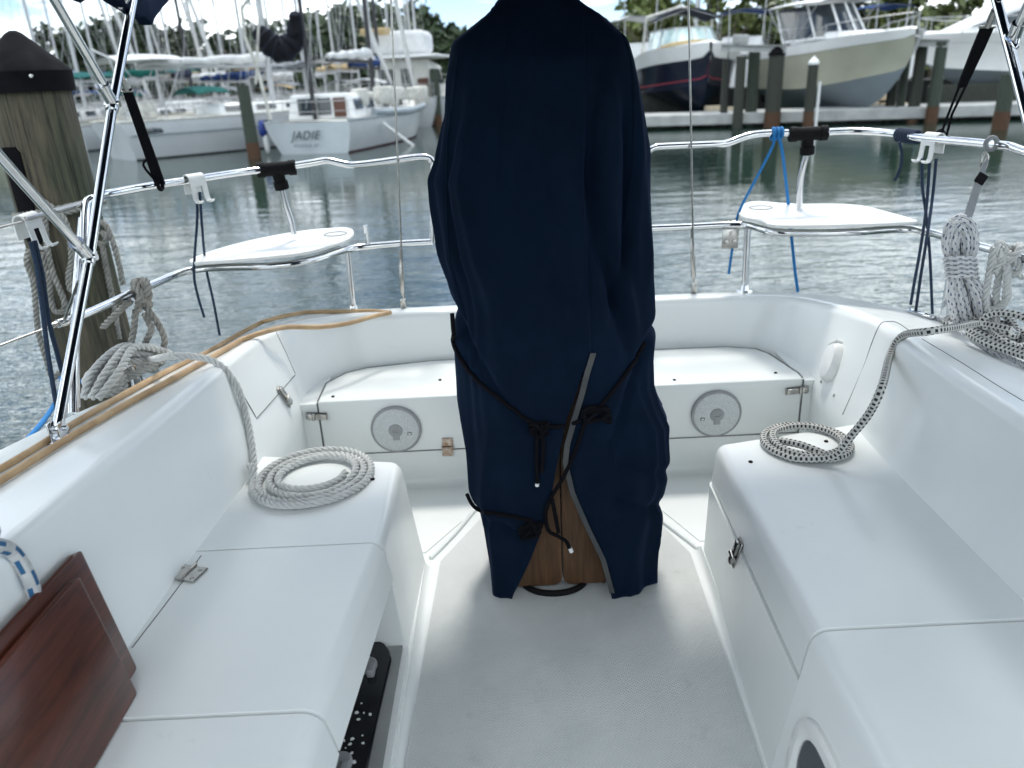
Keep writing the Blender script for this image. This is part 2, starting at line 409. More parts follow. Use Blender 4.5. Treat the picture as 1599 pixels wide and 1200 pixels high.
def fillet(pts, r, k=6):
    """polyline with its corners rounded"""
    P = [V(p) for p in pts]; out = [P[0]]
    for a, b, c in zip(P, P[1:], P[2:]):
        d1 = (a - b); d2 = (c - b); rr = min(r, d1.length * .48, d2.length * .48)
        s, e = b + d1.normalized() * rr, b + d2.normalized() * rr
        for j in range(k + 1):
            t = j / k; out.append(s * (1 - t) ** 2 + b * 2 * t * (1 - t) + e * t * t)
    out.append(P[-1]); return out
def empty(name, loc, rz=0):
    o = bpy.data.objects.new(name, None); COL.objects.link(o); o.location = loc; o.rotation_euler = (0, 0, rz); o.empty_display_size = .2
    return o
def tag(o, label=None, cat=None, group=None, kind=None):
    if label: o['label'] = label
    if cat: o['category'] = cat
    if group: o['group'] = group
    if kind: o['kind'] = kind
    return o
BV = []; BF = []; TREE = [None]
def solid(mb):
    o = len(BV); BV.extend(mb.v); BF.extend(tuple(i + o for i in f) for f in mb.f); TREE[0] = None; return mb
def hit(px, py, lift=0):
    if TREE[0] is None: TREE[0] = BVHTree.FromPolygons(BV, BF)
    d = ray(px, py).normalized()
    p, n, i, dist = TREE[0].ray_cast(CO, d)
    if p is None: return PZ(px, py, .5), V((0, 0, 1))
    if n.dot(d) > 0: n = -n
    return p + n * lift, n
def HP(px, py, lift=0): return hit(px, py, lift)[0]
EXPOSURE = 0.86
# ================================================================== daylight, sky, water
w = bpy.data.worlds.new('World'); sc.world = w; w.use_nodes = True; nt = w.node_tree
bg = nt.nodes['Background']; SUN_EL, SUN_AZ = 62, 6     # azimuth right of straight ahead
sky = N(nt, 'ShaderNodeTexSky'); sky.sky_type = 'NISHITA'; sky.sun_disc = False
sky.sun_elevation = R(SUN_EL); sky.sun_rotation = R(SUN_AZ); sky.air_density = .6; sky.dust_density = 0; sky.ozone_density = 1.2
tc = N(nt, 'ShaderNodeTexCoord'); mp = N(nt, 'ShaderNodeMapping'); mp.inputs['Scale'].default_value = (1, 1, 4.5); L(nt, tc.outputs['Generated'], mp.inputs[0])
cn = N(nt, 'ShaderNodeTexNoise', Scale=2.6, Detail=9, Roughness=.58, Distortion=.25); L(nt, mp.outputs[0], cn.inputs['Vector'])
cf = ramp(nt, cn.outputs['Fac'], [(.44, (0, 0, 0)), (.57, (1, 1, 1))])
cn2 = N(nt, 'ShaderNodeTexNoise', Scale=5, Detail=6); L(nt, mp.outputs[0], cn2.inputs['Vector'])
cc2 = ramp(nt, cn2.outputs['Fac'], [(.3, (12.2, 13.6, 14.4)), (.7, (20, 21, 21))])
mx = N(nt, 'ShaderNodeMix', data_type='RGBA'); L(nt, cf, mx.inputs[0]); L(nt, sky.outputs[0], mx.inputs[6]); L(nt, cc2, mx.inputs[7])
L(nt, mx.outputs[2], bg.inputs[0]); bg.inputs[1].default_value = .1
sl = bpy.data.lights.new('sun', 'SUN'); sl.energy = 1.45; sl.angle = R(8.5); sl.color = (1, .955, .88)
so0 = bpy.data.objects.new('sun', sl); COL.objects.link(so0)
sd_ = V((math.sin(R(SUN_AZ)) * math.cos(R(SUN_EL)), math.cos(R(SUN_AZ)) * math.cos(R(SUN_EL)), math.sin(R(SUN_EL))))
so0.rotation_euler = (-sd_).to_track_quat('-Z', 'Y').to_euler(); so0.location = (0, 0, 8)
sc.view_settings.view_transform = 'Standard'; sc.view_settings.look = 'None'; sc.view_settings.exposure = EXPOSURE; sc.view_settings.gamma = 1
sc.cycles.max_bounces = 8; sc.cycles.caustics_reflective = False; sc.cycles.caustics_refractive = False
m = MB(); S_ = 1500
m.add([(-S_, -S_, -.8), (S_, -S_, -.8), (S_, S_, -.8), (-S_, S_, -.8)], [(0, 1, 2, 3)])
wo = m.build('water', 'water', smooth=0); tag(wo, kind='structure')
# ================================================================== our own boat
boat = tag(empty('sailboat', (.12, 1.4, -.8)), 'white sailboat whose cockpit with seats and steel stern rails fills the foreground', 'sailboat')
def part(mb, name, mat, parent=None, label=None, **k):
    o = mb.build(name, mat, parent or boat, **k)
    if label: o['label'] = label
    return o
# ---- coaming: bottom-inner, top-inner and outer lines, station by station
ST = [((-.735, -.3), (-.83, -.3, .665), (-1.52, -.3, .53)), ((-.735, .4), (-.825, .4, .66), (-1.50, .4, .52)),
      ((-.73, 1.0), (-.812, 1.0, .65), (-1.45, 1.0, .505)), ((-.712, 1.5), (-.787, 1.5, .64), (-1.36, 1.5, .495)),
      ((-.692, 1.9), (-.77, 1.9, .625), (-1.235, 1.9, .49)), ((-.695, 2.25), (-.785, 2.22, .59), (-1.085, 2.25, .485)),
      ((-.69, 2.48), (-.765, 2.5, .555), (-.985, 2.53, .482)), ((-.60, 2.64), (-.635, 2.67, .525), (-.86, 2.80, .48)),
      ((-.42, 2.70), (-.44, 2.725, .512), (-.6, 2.89, .48)), ((0, 2.735), (0, 2.75, .506), (0, 2.90, .482)),
      ((.4, 2.745), (.4, 2.76, .506), (.42, 2.90, .484)), ((.72, 2.735), (.76, 2.75, .506), (.9, 2.87, .486)),
      ((.93, 2.66), (.99, 2.68, .515), (1.19, 2.76, .49)), ((1.0, 2.5), (1.075, 2.5, .538), (1.36, 2.53, .495)),
      ((.985, 2.3), (1.085, 2.27, .572), (1.42, 2.33, .50)), ((.945, 1.98), (1.04, 1.98, .615), (1.47, 2.0, .505)),
      ((.93, 1.69), (1.0, 1.69, .63), (1.50, 1.6, .51)), ((.926, 1.0), (.985, 1.0, .642), (1.55, .9, .515)),
      ((.926, .3), (.985, .3, .655), (1.59, .2, .525)), ((.926, -.3), (.985, -.3, .665), (1.6, -.3, .53))]
flat = [V((*b, *t, *o)) for b, t, o in ST]
S9 = spl([tuple(f) for f in flat], 7)
rings = []
for f in S9:
    B0 = V((f[0], f[1], -.03)); T = V(f[2:5]); O = V(f[5:8])
    Bm = V((f[0], f[1], .30))
    out = (O - V((.115, 1.3, O.z))); out.z = 0; out.normalize()
    H = O + V((out.x * .01, out.y * .01, -.16))
    prof = fillet([B0, Bm, T, O, H], .034, 7)
    rings.append(prof)
coam = MB(); coam.loft(rings, closed=False, cap=False)
solid(coam); part(coam, 'coaming', 'gel')
# hull skin below the deck edge, closed by a transom that follows it
hull = MB(); hr = []
for f in S9:
    O = V(f[5:8]); out = (O - V((.115, 1.3, O.z))); out.z = 0; out.normalize()
    H = O + V((out.x * .01, out.y * .01, -.158))
    mid = H + V((-out.x * .03, -out.y * .10, -.35)); low = H + V((-out.x * .12, -out.y * .30, -.75))
    hr.append(fillet([H, mid, low], .2, 4))
hull.loft(hr, closed=False, cap=False)
part(hull, 'hull', 'gel')
# ---- sole
s = MB(); s.add([(-.80, -.35, 0), (1.05, -.35, 0), (1.05, 2.5, 0), (-.80, 2.5, 0)], [(0, 1, 2, 3)])
solid(s); part(s, 'cockpit_floor', 'gel')
ns = MB()
o_ = [(-.252, -.34), (.455, -.34), (.452, .9), (.488, 1.86), (.40, 2.12), (-.10, 2.14), (-.232, 1.88), (-.26, 1.1)]
ns.prism([(x, y, .0002) for x, y in o_], (0, 0, .0042), 0)
solid(ns); part(ns, 'nonskid_panel', 'sole')
ns = MB(); n2 = MB()
ns.prism([(x, y, .0002) for x, y in [(-.28, 1.93), (-.12, 2.19), (-.14, 2.31), (-.62, 2.31), (-.64, 1.97)]], (0, 0, .003), 0)
n2.prism([(x, y, .0002) for x, y in [(.53, 1.92), (.87, 1.96), (.90, 2.31), (.42, 2.31), (.425, 2.17)]], (0, 0, .003), 0)
part(ns, 'side_floor_panel', 'gel'); part(n2, 'side_floor_panel', 'gel')
fl = MB()
def fil(p, q, nx, r=.022):
    # concave cove between a vertical face and the sole
    d = (V(q) - V(p)); nrm = V(nx)
    rg = []
    for e in (V(p), V(q)):
        arc = [e + nrm * (r - r * math.sin(a)) + V((0, 0, r - r * math.cos(a))) for a in [i * math.pi / 2 / 5 for i in range(6)]]
        rg.append([e - nrm * .01 + V((0, 0, -.001))] + [e + nrm * r + V((0, 0, -.001))] + arc[::-1][::-1] + [e - nrm * .01 + V((0, 0, r))])
    fl.loft(rg, closed=True, cap=True)
# ---- port-hand seat (left in the picture)
def topround(x_back=None):
    def k(e):
        a, b = e.verts[0].co, e.verts[1].co
        return True
    return k
seatL = MB()
def kL(e):
    a, b = e.verts[0].co, e.verts[1].co
    front = a.x > -.5 and b.x > -.5
    aft = a.y > 1.8 and b.y > 1.8
    if a.z < .1 and b.z < .1: return False
    return (front and abs(a.z - b.z) < .1 and abs(a.y - b.y) > .1) or (aft and (front or (a.z > .2 and b.z > .2)))
ax0 = -.80
seatL.hexa([(ax0, 1.472, -.01), (-.281, 1.472, -.01), (-.268, 1.878, -.01), (ax0, 1.90, -.01), (ax0, 1.472, .345), (-.305, 1.472, .345), (-.312, 1.872, .345), (ax0, 1.97, .345)], .028, 5, kL)
# forward frame, sill and inside of the cubby under the lid
seatL.box((-.535, .5, .022), (.515, 1.943, .05))
solid(seatL); so = part(seatL, 'seat', 'gel', label='seat with a lifting lid over an open cubby')
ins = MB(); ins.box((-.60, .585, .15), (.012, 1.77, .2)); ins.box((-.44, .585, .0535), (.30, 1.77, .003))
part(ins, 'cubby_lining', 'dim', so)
lidk = lambda e: (e.verts[0].co.x > -.5 and e.verts[1].co.x > -.5 and e.verts[0].co.z > .3 and e.verts[1].co.z > .3)
lid = MB(); lid.hexa([(-.738, .985, .25), (-.322, .985, .25), (-.290, 1.465, .25), (-.722, 1.465, .25), (-.745, .985, .346), (-.343, .985, .346), (-.309, 1.465, .346), (-.728, 1.465, .346)], .029, 5, lidk)
solid(lid); lo = part(lid, 'seat_hatch', 'gel', so)
lid2 = MB(); lid2.hexa([(-.76, -.3, .25), (-.345, -.3, .25), (-.322, .978, .25), (-.76, .978, .25), (-.76, -.3, .343), (-.36, -.3, .343), (-.343, .978, .343), (-.76, .978, .343)], .029, 5, lidk)
solid(lid2); part(lid2, 'seat_top', 'gel', so)
seam = MB(); seam.tube([HP(314, 868, -.0006), HP(290, 902, -.0006), HP(250, 955, -.0006), HP(206, 1012, -.0006)], .0017, 6); part(seam, 'lid_seam', 'gasket', so)
# black panel with caps in the cubby
bp = MB(); pq = [PZ(x, y, .068) for x, y in ((560, 1260), (573, 1200), (588, 1128), (606, 1050), (611, 1028), (608, 1014), (600, 1004), (588, 998), (575, 996))]; oc = [(-.56, pq[0].y)] + [(p.x, p.y) for p in pq] + [(-.56, pq[-1].y)]
bp.prism([(x, y, .056) for x, y in oc], (0, 0, .012), .003, 1); solid(bp)
bpo = part(bp, 'black_panel', 'blackpanel', so)
for px, py in ((581, 1040), (541, 1192)):
    p = PZ(px, py, .07); k = MB()
    k.lathe([(.024, 0), (.024, .008), (.020, .012), (.0, .012)], (p.x - .012, p.y, .068)); k.box((p.x + .002, p.y - .022, .078), (.018, .03, .02), .004)
    part(k, 'cap', 'grey_plastic', so)
fk = MB()
for i in range(26):
    x = random.uniform(-.40, -.33); y = random.uniform(1.05, 1.28); a = random.uniform(0, 3); rr = random.uniform(.0015, .005)
    fk.prism([(x + rr * random.uniform(.5, 1.4) * math.cos(a + t), y + rr * math.sin(a + t), .0685) for t in (0, 1.2, 2.5, 3.6, 5)], (0, 0, .001))
tag(part(fk, 'paint_flakes', 'white_plastic', so), kind='stuff')
# ---- starboard-hand seat (right in the picture)
seatR = MB()
def kR(e):
    a, b = e.verts[0].co, e.verts[1].co
    front = a.x < .7 and b.x < .7; aft = a.y > 1.8 and b.y > 1.8
    if a.z < .1 and b.z < .1: return False
    return (front and a.z > .3 and b.z > .3 and abs(a.y - b.y) > .1) or (aft and abs(a.z - b.z) > .05 and front)
seatR.hexa([(.468, 1.113, -.01), (1.04, 1.113, -.01), (1.04, 1.90, -.01), (.523, 1.874, -.01), (.5045, 1.113, .231), (1.04, 1.113, .231), (1.04, 1.90, .231), (.530, 1.876, .231)], .03, 4, kR)
seatR.hexa([(.43, -.3, -.01), (1.04, -.3, -.01), (1.04, 1.1125, -.01), (.468, 1.1125, -.01), (.52, -.3, .343), (1.04, -.3, .343), (1.04, 1.1125, .343), (.522, 1.1125, .343)], .029, 5, kR)
solid(seatR); sro = part(seatR, 'seat', 'gel', label='seat with a latched locker lid and an oval port in its front')
def kR2(e):
    a, b = e.verts[0].co, e.verts[1].co
    front = a.x < .7 and b.x < .7; aft = a.y > 1.8 and b.y > 1.8; top = a.z > .3 and b.z > .3
    return (front and top and abs(a.y - b.y) > .1) or (aft and (top or front))
lr = MB(); lr.hexa([(.5085, 1.119, .238), (1.035, 1.119, .238), (1.035, 1.90, .238), (.536, 1.876, .238), (.522, 1.119, .346), (1.035, 1.119, .346), (1.035, 1.985, .346), (.546, 1.878, .346)], .028, 5, kR2)
solid(lr); lro = part(lr, 'seat_hatch', 'gel', sro)
# coves along the sole
fil((-.275, -.3, 0), (-.273, 1.86, 0), (1, 0, 0)); fil((.455, .3, 0), (.519, 1.87, 0), (-1, 0, 0))
fil((-.66, 2.352, 0), (.93, 2.352, 0), (0, -1, 0), .03); fil((-.31, 1.868, 0), (-.7, 1.885, 0), (0, 1, 0)); fil((.55, 1.87, 0), (1, 1.89, 0), (0, 1, 0))
part(fl, 'floor_cove', 'gel')
cr = MB()
cr.tube(spl([(-.262, 1.90, .002), (-.20, 2.02, .003), (-.135, 2.17, .003), (-.10, 2.24, .002)], 5), .008, 8); part(cr, 'floor_ridge', 'gel'); cr = MB(); cr.tube(spl([(.515, 1.885, .002), (.46, 2.0, .003), (.40, 2.12, .003), (.35, 2.22, .002)], 5), .008, 8)
part(cr, 'floor_ridge', 'gel')
# oval port
pt = MB(); pc = V((.487, .955, .142))
nrm = V((-1, 0, .14)).normalized(); ud = V((0, 1, 0)); wd = nrm.cross(ud)
def oval(a, b, d): return [pc + nrm * d + ud * a * abs(math.cos(t)) ** .75 * (1 if math.cos(t) > 0 else -1) + wd * b * abs(math.sin(t)) ** .75 * (1 if math.sin(t) > 0 else -1) for t in [2 * math.pi * i / 40 for i in range(40)]]
pt.loft([oval(.112, .095, -.02), oval(.112, .095, .004), oval(.105, .088, .009), oval(.086, .070, .009), oval(.078, .062, .003), oval(.076, .060, -.02)], cap=False)
po = part(pt, 'oval_port', 'white_plastic', sro); g = MB(); g.add(oval(.077, .061, .001), [tuple(range(40))]); part(g, 'port_glass', 'glass', sro)
# ---- stern locker
lk = MB()
lk.box((.155, 2.58, .062), (1.72, .46, .13)); lk.box((-.72, 2.56, .158), (.142, .43, .326)); lk.box((1.00, 2.56, .158), (.07, .43, .326)); lk.box((.15, 2.60, .20), (1.6, .40, .20))
solid(lk); lko = part(lk, 'stern_locker', 'gel')
ll = MB(); lo_ = [(-.645, 2.345), (.961, 2.345), (.964, 2.40), (.93, 2.60), (.90, 2.655), (.80, 2.692), (.3, 2.70), (-.3, 2.695), (-.53, 2.655), (-.60, 2.61), (-.65, 2.52)]
ll.prism([(x, y, .131) for x, y in lo_], (0, 0, .197), .006, 3)
# open the inside so the grooves round it stay dark
solid(ll); llo = part(ll, 'locker_lid', 'gel', lko)
sg = MB(); sg.tube([(x, y, .3255) for x, y in [(-.6475, 2.36), (-.653, 2.52), (-.60, 2.613), (-.53, 2.659), (-.3, 2.699), (.3, 2.704), (.8, 2.696), (.903, 2.658), (.933, 2.60), (.967, 2.40), (.9635, 2.36)]], .0022, 6)
sg.tube([(-.647, 2.3455, .325), (-.647, 2.3455, .13)], .0016, 6); sg.tube([(.9632, 2.3455, .325), (.9632, 2.3455, .02)], .0016, 6); sg.tube([(-.64, 2.346, .1305), (.96, 2.346, .1305)], .0018, 6)
part(sg, 'lid_seam', 'gasket', lko)
for x in (-.395, .678):
    k = MB(); c = (x, 2.345, .218); k.lathe([(.0, .0), (.0845, 0), (.0845, -.008), (.081, -.012), (.076, -.011), (.0, -.011)][::-1], c, (0, 1, 0), 48)
    spo = part(k, 'speaker', 'grey_plastic', lko)
    g = MB(); g.lathe([(.0758, -.0115), (.070, -.0135), (.035, -.0165), (.0, -.017)], c, (0, 1, 0), 48); part(g, 'grille', 'speaker', lko)
    g = MB(); g.lathe([(.024, -.0162), (.022, -.0195), (.010, -.0205), (.009, -.018), (.0, -.018)], c, (0, 1, 0), 28); g.box((x, 2.326, .199), (.022, .004, .03), .004)
    part(g, 'speaker_centre', 'grey_plastic', lko)
    g = MB(); g.box((x + (.045 if x < 0 else -.048), 2.3292, .205), (.013, .002, .010)); part(g, 'badge', 'black', lko)
    g = MB(); g.box((x + (.045 if x < 0 else -.048), 2.3278, .205), (.0085, .002, .006)); part(g, 'badge_face', 'white_plastic', lko)
def latch(px0, py0, px1, py1, w=.024, parent=None, mat='chrome'):
    """over-centre draw latch laid along the surface between two picture points"""
    a, n = hit(px0, py0); b, n2 = hit(px1, py1); d = (b - a); ln = d.length; d.normalize(); sd = n.cross(d).normalized()
    rot = Matrix((d, sd, n)).transposed(); m = MB()
    m.box(a.lerp(b, .5) + n * .004, (ln, w, .004), .0012, 1, rot)
    m.box(a.lerp(b, .30) + n * .010, (ln * .5, w * .75, .009), .003, 2, rot)
    m.tube([a.lerp(b, .62) + n * .013 - sd * w * .45, a.lerp(b, .62) + n * .013 + sd * w * .45], .0055, 10)
    m.lathe([(.011, .004), (.011, .014), (.006, .017), (0, .017)], a.lerp(b, .82), n, 16)
    o = part(m, 'latch', mat, parent); return o
def screw(px, py, r=.0065, parent=None, mat='black', name='screw'):
    p, n = hit(px, py); m = MB(); m.lathe([(r, -.001), (r, .002), (r * .7, .0035), (0, .0035)], p, n, 12); return part(m, name, mat, parent)
def hinge(px, py, dpx, dpy, w=.036, parent=None, mat='chrome', along=None):
    p, n = hit(px, py); q, _ = hit(px + dpx, py + dpy); d = (q - p).normalized(); sd = n.cross(d).normalized(); rot = Matrix((d, sd, n)).transposed(); m = MB()
    m.box(p + n * .003 + sd * .019, (w, .030, .0035), .001, 1, rot); m.box(p + n * .003 - sd * .019, (w, .030, .0035), .001, 1, rot)
    m.tube([p + n * .005 - d * w * .55, p + n * .005 + d * w * .55], .0055, 10)
    for s_ in (-1, 1):
        for q_ in (-1, 1): m.lathe([(.0045, .004), (.0045, .0062), (0, .007)], p + sd * .022 * s_ + d * w * .28 * q_, n, 8)
    return part(m, 'hinge', mat, parent)
latch(512, 650, 478, 649, .026, lko); latch(1226, 611, 1262, 607, .026, lko)
latch(432, 606, 452, 634, .024); 
latch(1160, 845, 1146, 882, .030, sro)
hinge(699, 698, 14, 0, .036, lko, 'rust'); hinge(293, 897, 22, -20, .050, so)
for px, py, par in ((520, 620, lko), (687, 594, lko), (1053, 594, lko), (1211, 583, lko), (582, 749, so), (1172, 722, sro), (1283, 596, None), (1303, 618, None), (1290, 690, sro)):
    screw(px, py, .0058, par, 'chrome' if par is None else 'black')
# moulded hatch panel seam in the left corner and the joint on the right
def surf_line(pts, r, k=10, lift=0):
    P = spl([(*p, 0) for p in pts], k); return [HP(p.x, p.y, lift) for p in P]
sm = MB()
for a, b in (((430, 517), (446, 550)), ((446, 550), (461, 584)), ((461, 586), (401, 654)), ((400, 652), (354, 572))):
    sm.tube([HP(a[0] + (b[0] - a[0]) * t / 8, a[1] + (b[1] - a[1]) * t / 8, -.0004) for t in range(9)], .0017, 6)
part(sm, 'moulding_seam', 'gasket'); sm = MB(); sm.tube(surf_line([(1316, 648), (1333, 610), (1350, 570), (1362, 535), (1374, 508), (1384, 503), (1400, 504), (1420, 517)], .002), .0018, 6)
part(sm, 'moulding_seam', 'gasket'); sm = MB(); sm.tube(surf_line([(1440, 530), (1500, 566), (1560, 604), (1598, 627)], .002), .0014, 6)
part(sm, 'moulding_seam', 'gasket')
# white clamshell vent
p, n = hit(1303, 566); d = (HP(1310, 536) - HP(1295, 596)).normalized(); sd = n.cross(d).normalized(); vt = MB(); rg = []
for h, k in ((0, 1), (.012, 1), (.026, .86), (.031, .55), (.032, .05)):
    rg.append([p + n * h + d * (.066 * k * math.sin(t) * (1 if math.sin(t) < 0 else .92)) + sd * (.046 * k * abs(math.cos(t)) ** .6 * (1 if math.cos(t) > 0 else -1)) for t in [2 * math.pi * i / 28 for i in range(28)]])
vt.loft(rg); vo = part(vt, 'vent_cover', 'white_plastic')
vt = MB(); vt.box(p + n * .012 + d * .062, (.026, .05, .010), .004, 2, Matrix((n, sd, d)).transposed()); part(vt, 'vent_hinge', 'white_plastic', vo)

# ---- steel rails
RAD = .0125
def pxpath(*a):  # (px,py,'y',val) etc
    return [PY(p[0], p[1], p[3]) if p[2] == 'y' else PZ(p[0], p[1], p[3]) if p[2] == 'z' else PX(p[0], p[1], p[3]) for p in a]
topR = [V((1.50, 1.88, .52)), V((1.485, 1.93, .80)), V((1.45, 2.07, 1.0)), V((1.435, 2.2, 1.045))] + pxpath((1540, 225, 'z', 1.05), (1440, 216, 'z', 1.05)) + pxpath((1385, 208, 'y', 2.74), (1330, 205, 'y', 2.83), (1262, 208, 'y', 2.87), (1212, 208, 'y', 2.88), (1180, 210, 'y', 2.88), (1160, 215, 'y', 2.88), (1135, 224, 'y', 2.87), (1110, 226, 'y', 2.86), (1040, 229, 'y', 2.86), (1020, 232, 'y', 2.86), (1008, 245, 'y', 2.86), (1006, 275, 'y', 2.86), (1007, 356, 'y', 2.86))
midR = pxpath((1006, 357, 'y', 2.86), (1060, 355, 'y', 2.86), (1120, 352, 'y', 2.86), (1150, 351, 'z', .75), (1172, 353, 'z', .75), (1200, 361, 'z', .75), (1240, 364, 'z', .75), (1330, 363, 'z', .75), (1425, 359, 'z', .75), (1530, 385, 'z', .75), (1600, 405, 'z', .75)) + [V((1.50, 1.9, .75)), V((1.56, 1.4, .76))]
topL = pxpath((676, 378, 'y', 2.86), (677, 270, 'y', 2.86), (674, 252, 'y', 2.86), (664, 246, 'y', 2.86), (640, 247, 'y', 2.86), (590, 254, 'y', 2.86), (550, 258, 'y', 2.86), (530, 255, 'y', 2.86), (510, 251, 'y', 2.86), (485, 255, 'y', 2.85), (432, 263, 'y', 2.82), (380, 269, 'y', 2.76), (300, 281, 'z', 1.03), (240, 290, 'z', 1.03), (175, 302, 'z', 1.03), (150, 310, 'z', 1.03), (135, 322, 'z', 1.015)) + [V((-1.13, 2.06, .9)), V((-1.11, 1.87, .70)), V((-1.10, 1.78, .565))]
midL = pxpath((676, 378, 'y', 2.86), (620, 381, 'y', 2.86), (575, 385, 'y', 2.85), (545, 389, 'z', .735), (505, 401, 'z', .735), (470, 410, 'z', .735), (420, 416, 'z', .735), (305, 421, 'z', .735), (235, 446, 'z', .735), (132, 491, 'z', .735), (90, 506, 'z', .735))
rail = MB(); rail.tube(spl(topR, 6), RAD, 12); rail.tube(spl(midR, 6), RAD, 12)
rail.tube([PY(1168, 354, 2.85), PY(1162, 470, 2.85)], RAD, 12); rail.lathe([(.03, 0), (.03, .006), (.018, .01), (.0135, .03)], V((PY(1162, 462, 2.85).x, 2.85, .487)), (0, 0, 1), 20)
rail.tube([V((1.435, 2.42, .75)), V((1.44, 2.42, .5))], RAD, 12)
railR = part(rail, 'stern_rail', 'steel')
rail = MB(); rail.tube(spl(topL, 6), RAD, 12); rail.tube(spl(midL, 6), RAD, 12)
rail.tube([PY(543, 393, 2.85), PY(553, 492, 2.85)], RAD, 12); rail.lathe([(.03, 0), (.03, .006), (.018, .01), (.0135, .03)], V((PY(553, 487, 2.85).x, 2.85, .482)), (0, 0, 1), 20)
rail.tube(spl([V((-1.165, 2.17, .985)), V((-1.17, 2.02, .75)), V((-1.14, 1.86, .55))], 6), RAD * .95, 12)
rail.tube([PY(571, 352, 2.85), PY(575, 385, 2.85)], .009, 10)
railL = part(rail, 'stern_rail', 'steel')
for pts, par, top, hole in (([(1155, 330), (1163, 322), (1185, 319), (1240, 323), (1300, 323), (1345, 326), (1390, 337), (1424, 347), (1424, 352), (1320, 356), (1212, 357), (1190, 350), (1157, 342)], railR, .785, (1188, 325)),
                      ([(306, 406), (360, 388), (420, 374), (480, 364), (530, 360), (547, 361), (553, 367), (545, 378), (505, 392), (470, 400), (420, 406), (307, 415)], railL, .772, (524, 366))):
    ol = [PZ(*p, top - .012) for p in pts]; ol = spl(ol, 3, True)
    m = MB(); m.prism(ol[::-1], (0, 0, .012), .004, 2); o = part(m, 'rail_seat', 'white_plastic', par)
    m = MB(); c = PZ(*hole, top); m.tube([c + V((.042 * math.cos(t), .042 * math.sin(t), .0005)) for t in [2 * math.pi * i / 28 for i in range(28)]], .003, 6, True); part(m, 'cup_ring', 'grey_plastic', par)
for (px, py, y), tb, par, ax in (((1262, 209, 2.87), [(1260, 240, 2.88), (1254, 262, 2.89), (1250, 285, 2.90), (1248, 324, 2.91)], railR, V((1, .0, 0))), ((432, 264, 2.82), [(438, 285, 2.83), (446, 318, 2.84), (455, 345, 2.85), (459, 366, 2.85)], railL, V((1, .16, .02)))):
    c = PY(px, py, y); ax.normalize(); m = MB()
    m.tube([c - ax * .066, c - ax * .042], .0265, 18); m.tube([c - ax * .042, c + ax * .042], .0235, 18); m.tube([c + ax * .042, c + ax * .066], .0265, 18)
    t0 = PY(*tb[0]); dn = (t0 - c).normalized(); m.tube([c, c + dn * .05], .021, 18); m.tube([c + dn * .046, c + dn * .072], .0255, 18)
    part(m, 'rail_joint', 'black', par)
    m = MB(); m.tube(spl([c + dn * .03] + [PY(*q) for q in tb], 6), .0115, 12); part(m, 'seat_brace', 'steel', par)
# small plate on the right mid rail
c = PY(1139, 372, 2.86); m = MB(); m.box(c + V((0, -.012, 0)), (.062, .006, .075), .003); 
for dx in (-.015, .015): m.lathe([(.008, 0), (.008, .004), (0, .005)], c + V((dx, -.015, -.012)), (0, -1, 0), 12)
m.box(c + V((0, -.016, .008)), (.010, .004, .04)); part(m, 'rail_plate', 'chrome', railR)
# backstay legs
for a, b, tb0, tb1 in (((1074, -60, 2.80), (1084, 462, 2.86), (1081, 372), (1083, 438)), ((608, -60, 2.80), (631, 490, 2.86), (626, 405), (629, 462))):
    A = PY(*a); B = PY(*b); m = MB(); m.tube([A + (A - B) * 2.2, A, B], .0036, 8); st = part(m, 'backstay', 'chrome')
    m = MB(); P0 = PY(*tb0, 2.855); P1 = PY(*tb1, 2.86); m.tube([P0, P0.lerp(P1, .06), P0.lerp(P1, .1), P0.lerp(P1, .9), P0.lerp(P1, .94), P1], [.005, .005, .009, .009, .005, .005], 10)
    m.box(P1.lerp(B, .5), (.022, .012, .045), .004); m.tube([P0 + (P0 - P1) * .25, P0], .006, 8); part(m, 'turnbuckle', 'chrome', st)
# ---- bimini: canopy, bows and straps
BX0, BX1, BY0, BY1 = -1.18, 1.42, .30, 2.47
can = MB(); nx, ny = 40, 14; vs = []; fs = []
def canz(u, v):
    return 1.545 + .21 * (1 - abs(2 * u - 1) ** 3.2) + .05 * math.sin(math.pi * v) + .012 * math.sin(u * 9 + v * 3)
for j in range(ny + 1):
    for i in range(nx + 1):
        u, v = i / nx, j / ny; vs.append(V((BX0 + (BX1 - BX0) * u, BY0 + (BY1 - BY0) * v, canz(u, v))))
for j in range(ny):
    for i in range(nx): a = j * (nx + 1) + i; fs.append((a, a + 1, a + nx + 2, a + nx + 1))
can.add(vs, fs); can.add([p + V((0, 0, .006)) for p in vs], [f[::-1] for f in fs])
bim = part(can, 'bimini_canopy', 'navy')
fl_ = MB()   # rolled corner of cloth round the aft bow
q0 = PX(205, 30, -1.05)
cl = [[PX(x, y, -1.05) for x, y in ((148, -8), (190, 16), (205, 24))], ]
pts = [(140, -12), (165, 6), (188, 19), (197, 27), (206, 27), (213, 34), (219, 41), (223, 30), (235, 14), (252, -4), (262, -22), (200, -34)]
fl_.prism([PX(x, y, -1.08) for x, y in pts], (.035, .012, 0), .006, 2)
part(fl_, 'canopy_corner', 'navy', bim)
bow = MB()
mainL = [PX(90, 668, -1.05), PX(140, 400, -1.05), PX(176, 165, -1.05), PX(204, 20, -1.05)]
bow.tube(mainL + [mainL[-1] + (mainL[-1] - mainL[-2]) * .25], .0125, 14)
arch = [V((mainL[-1].x - .02, 2.46, 1.53)), V((-.9, 2.47, 1.66)), V((-.45, 2.47, 1.735)), V((.12, 2.47, 1.752)), V((.7, 2.47, 1.735)), V((1.1, 2.47, 1.66)), V((1.32, 2.40, 1.53))]
bow.tube(spl(arch, 8), .0125, 12)
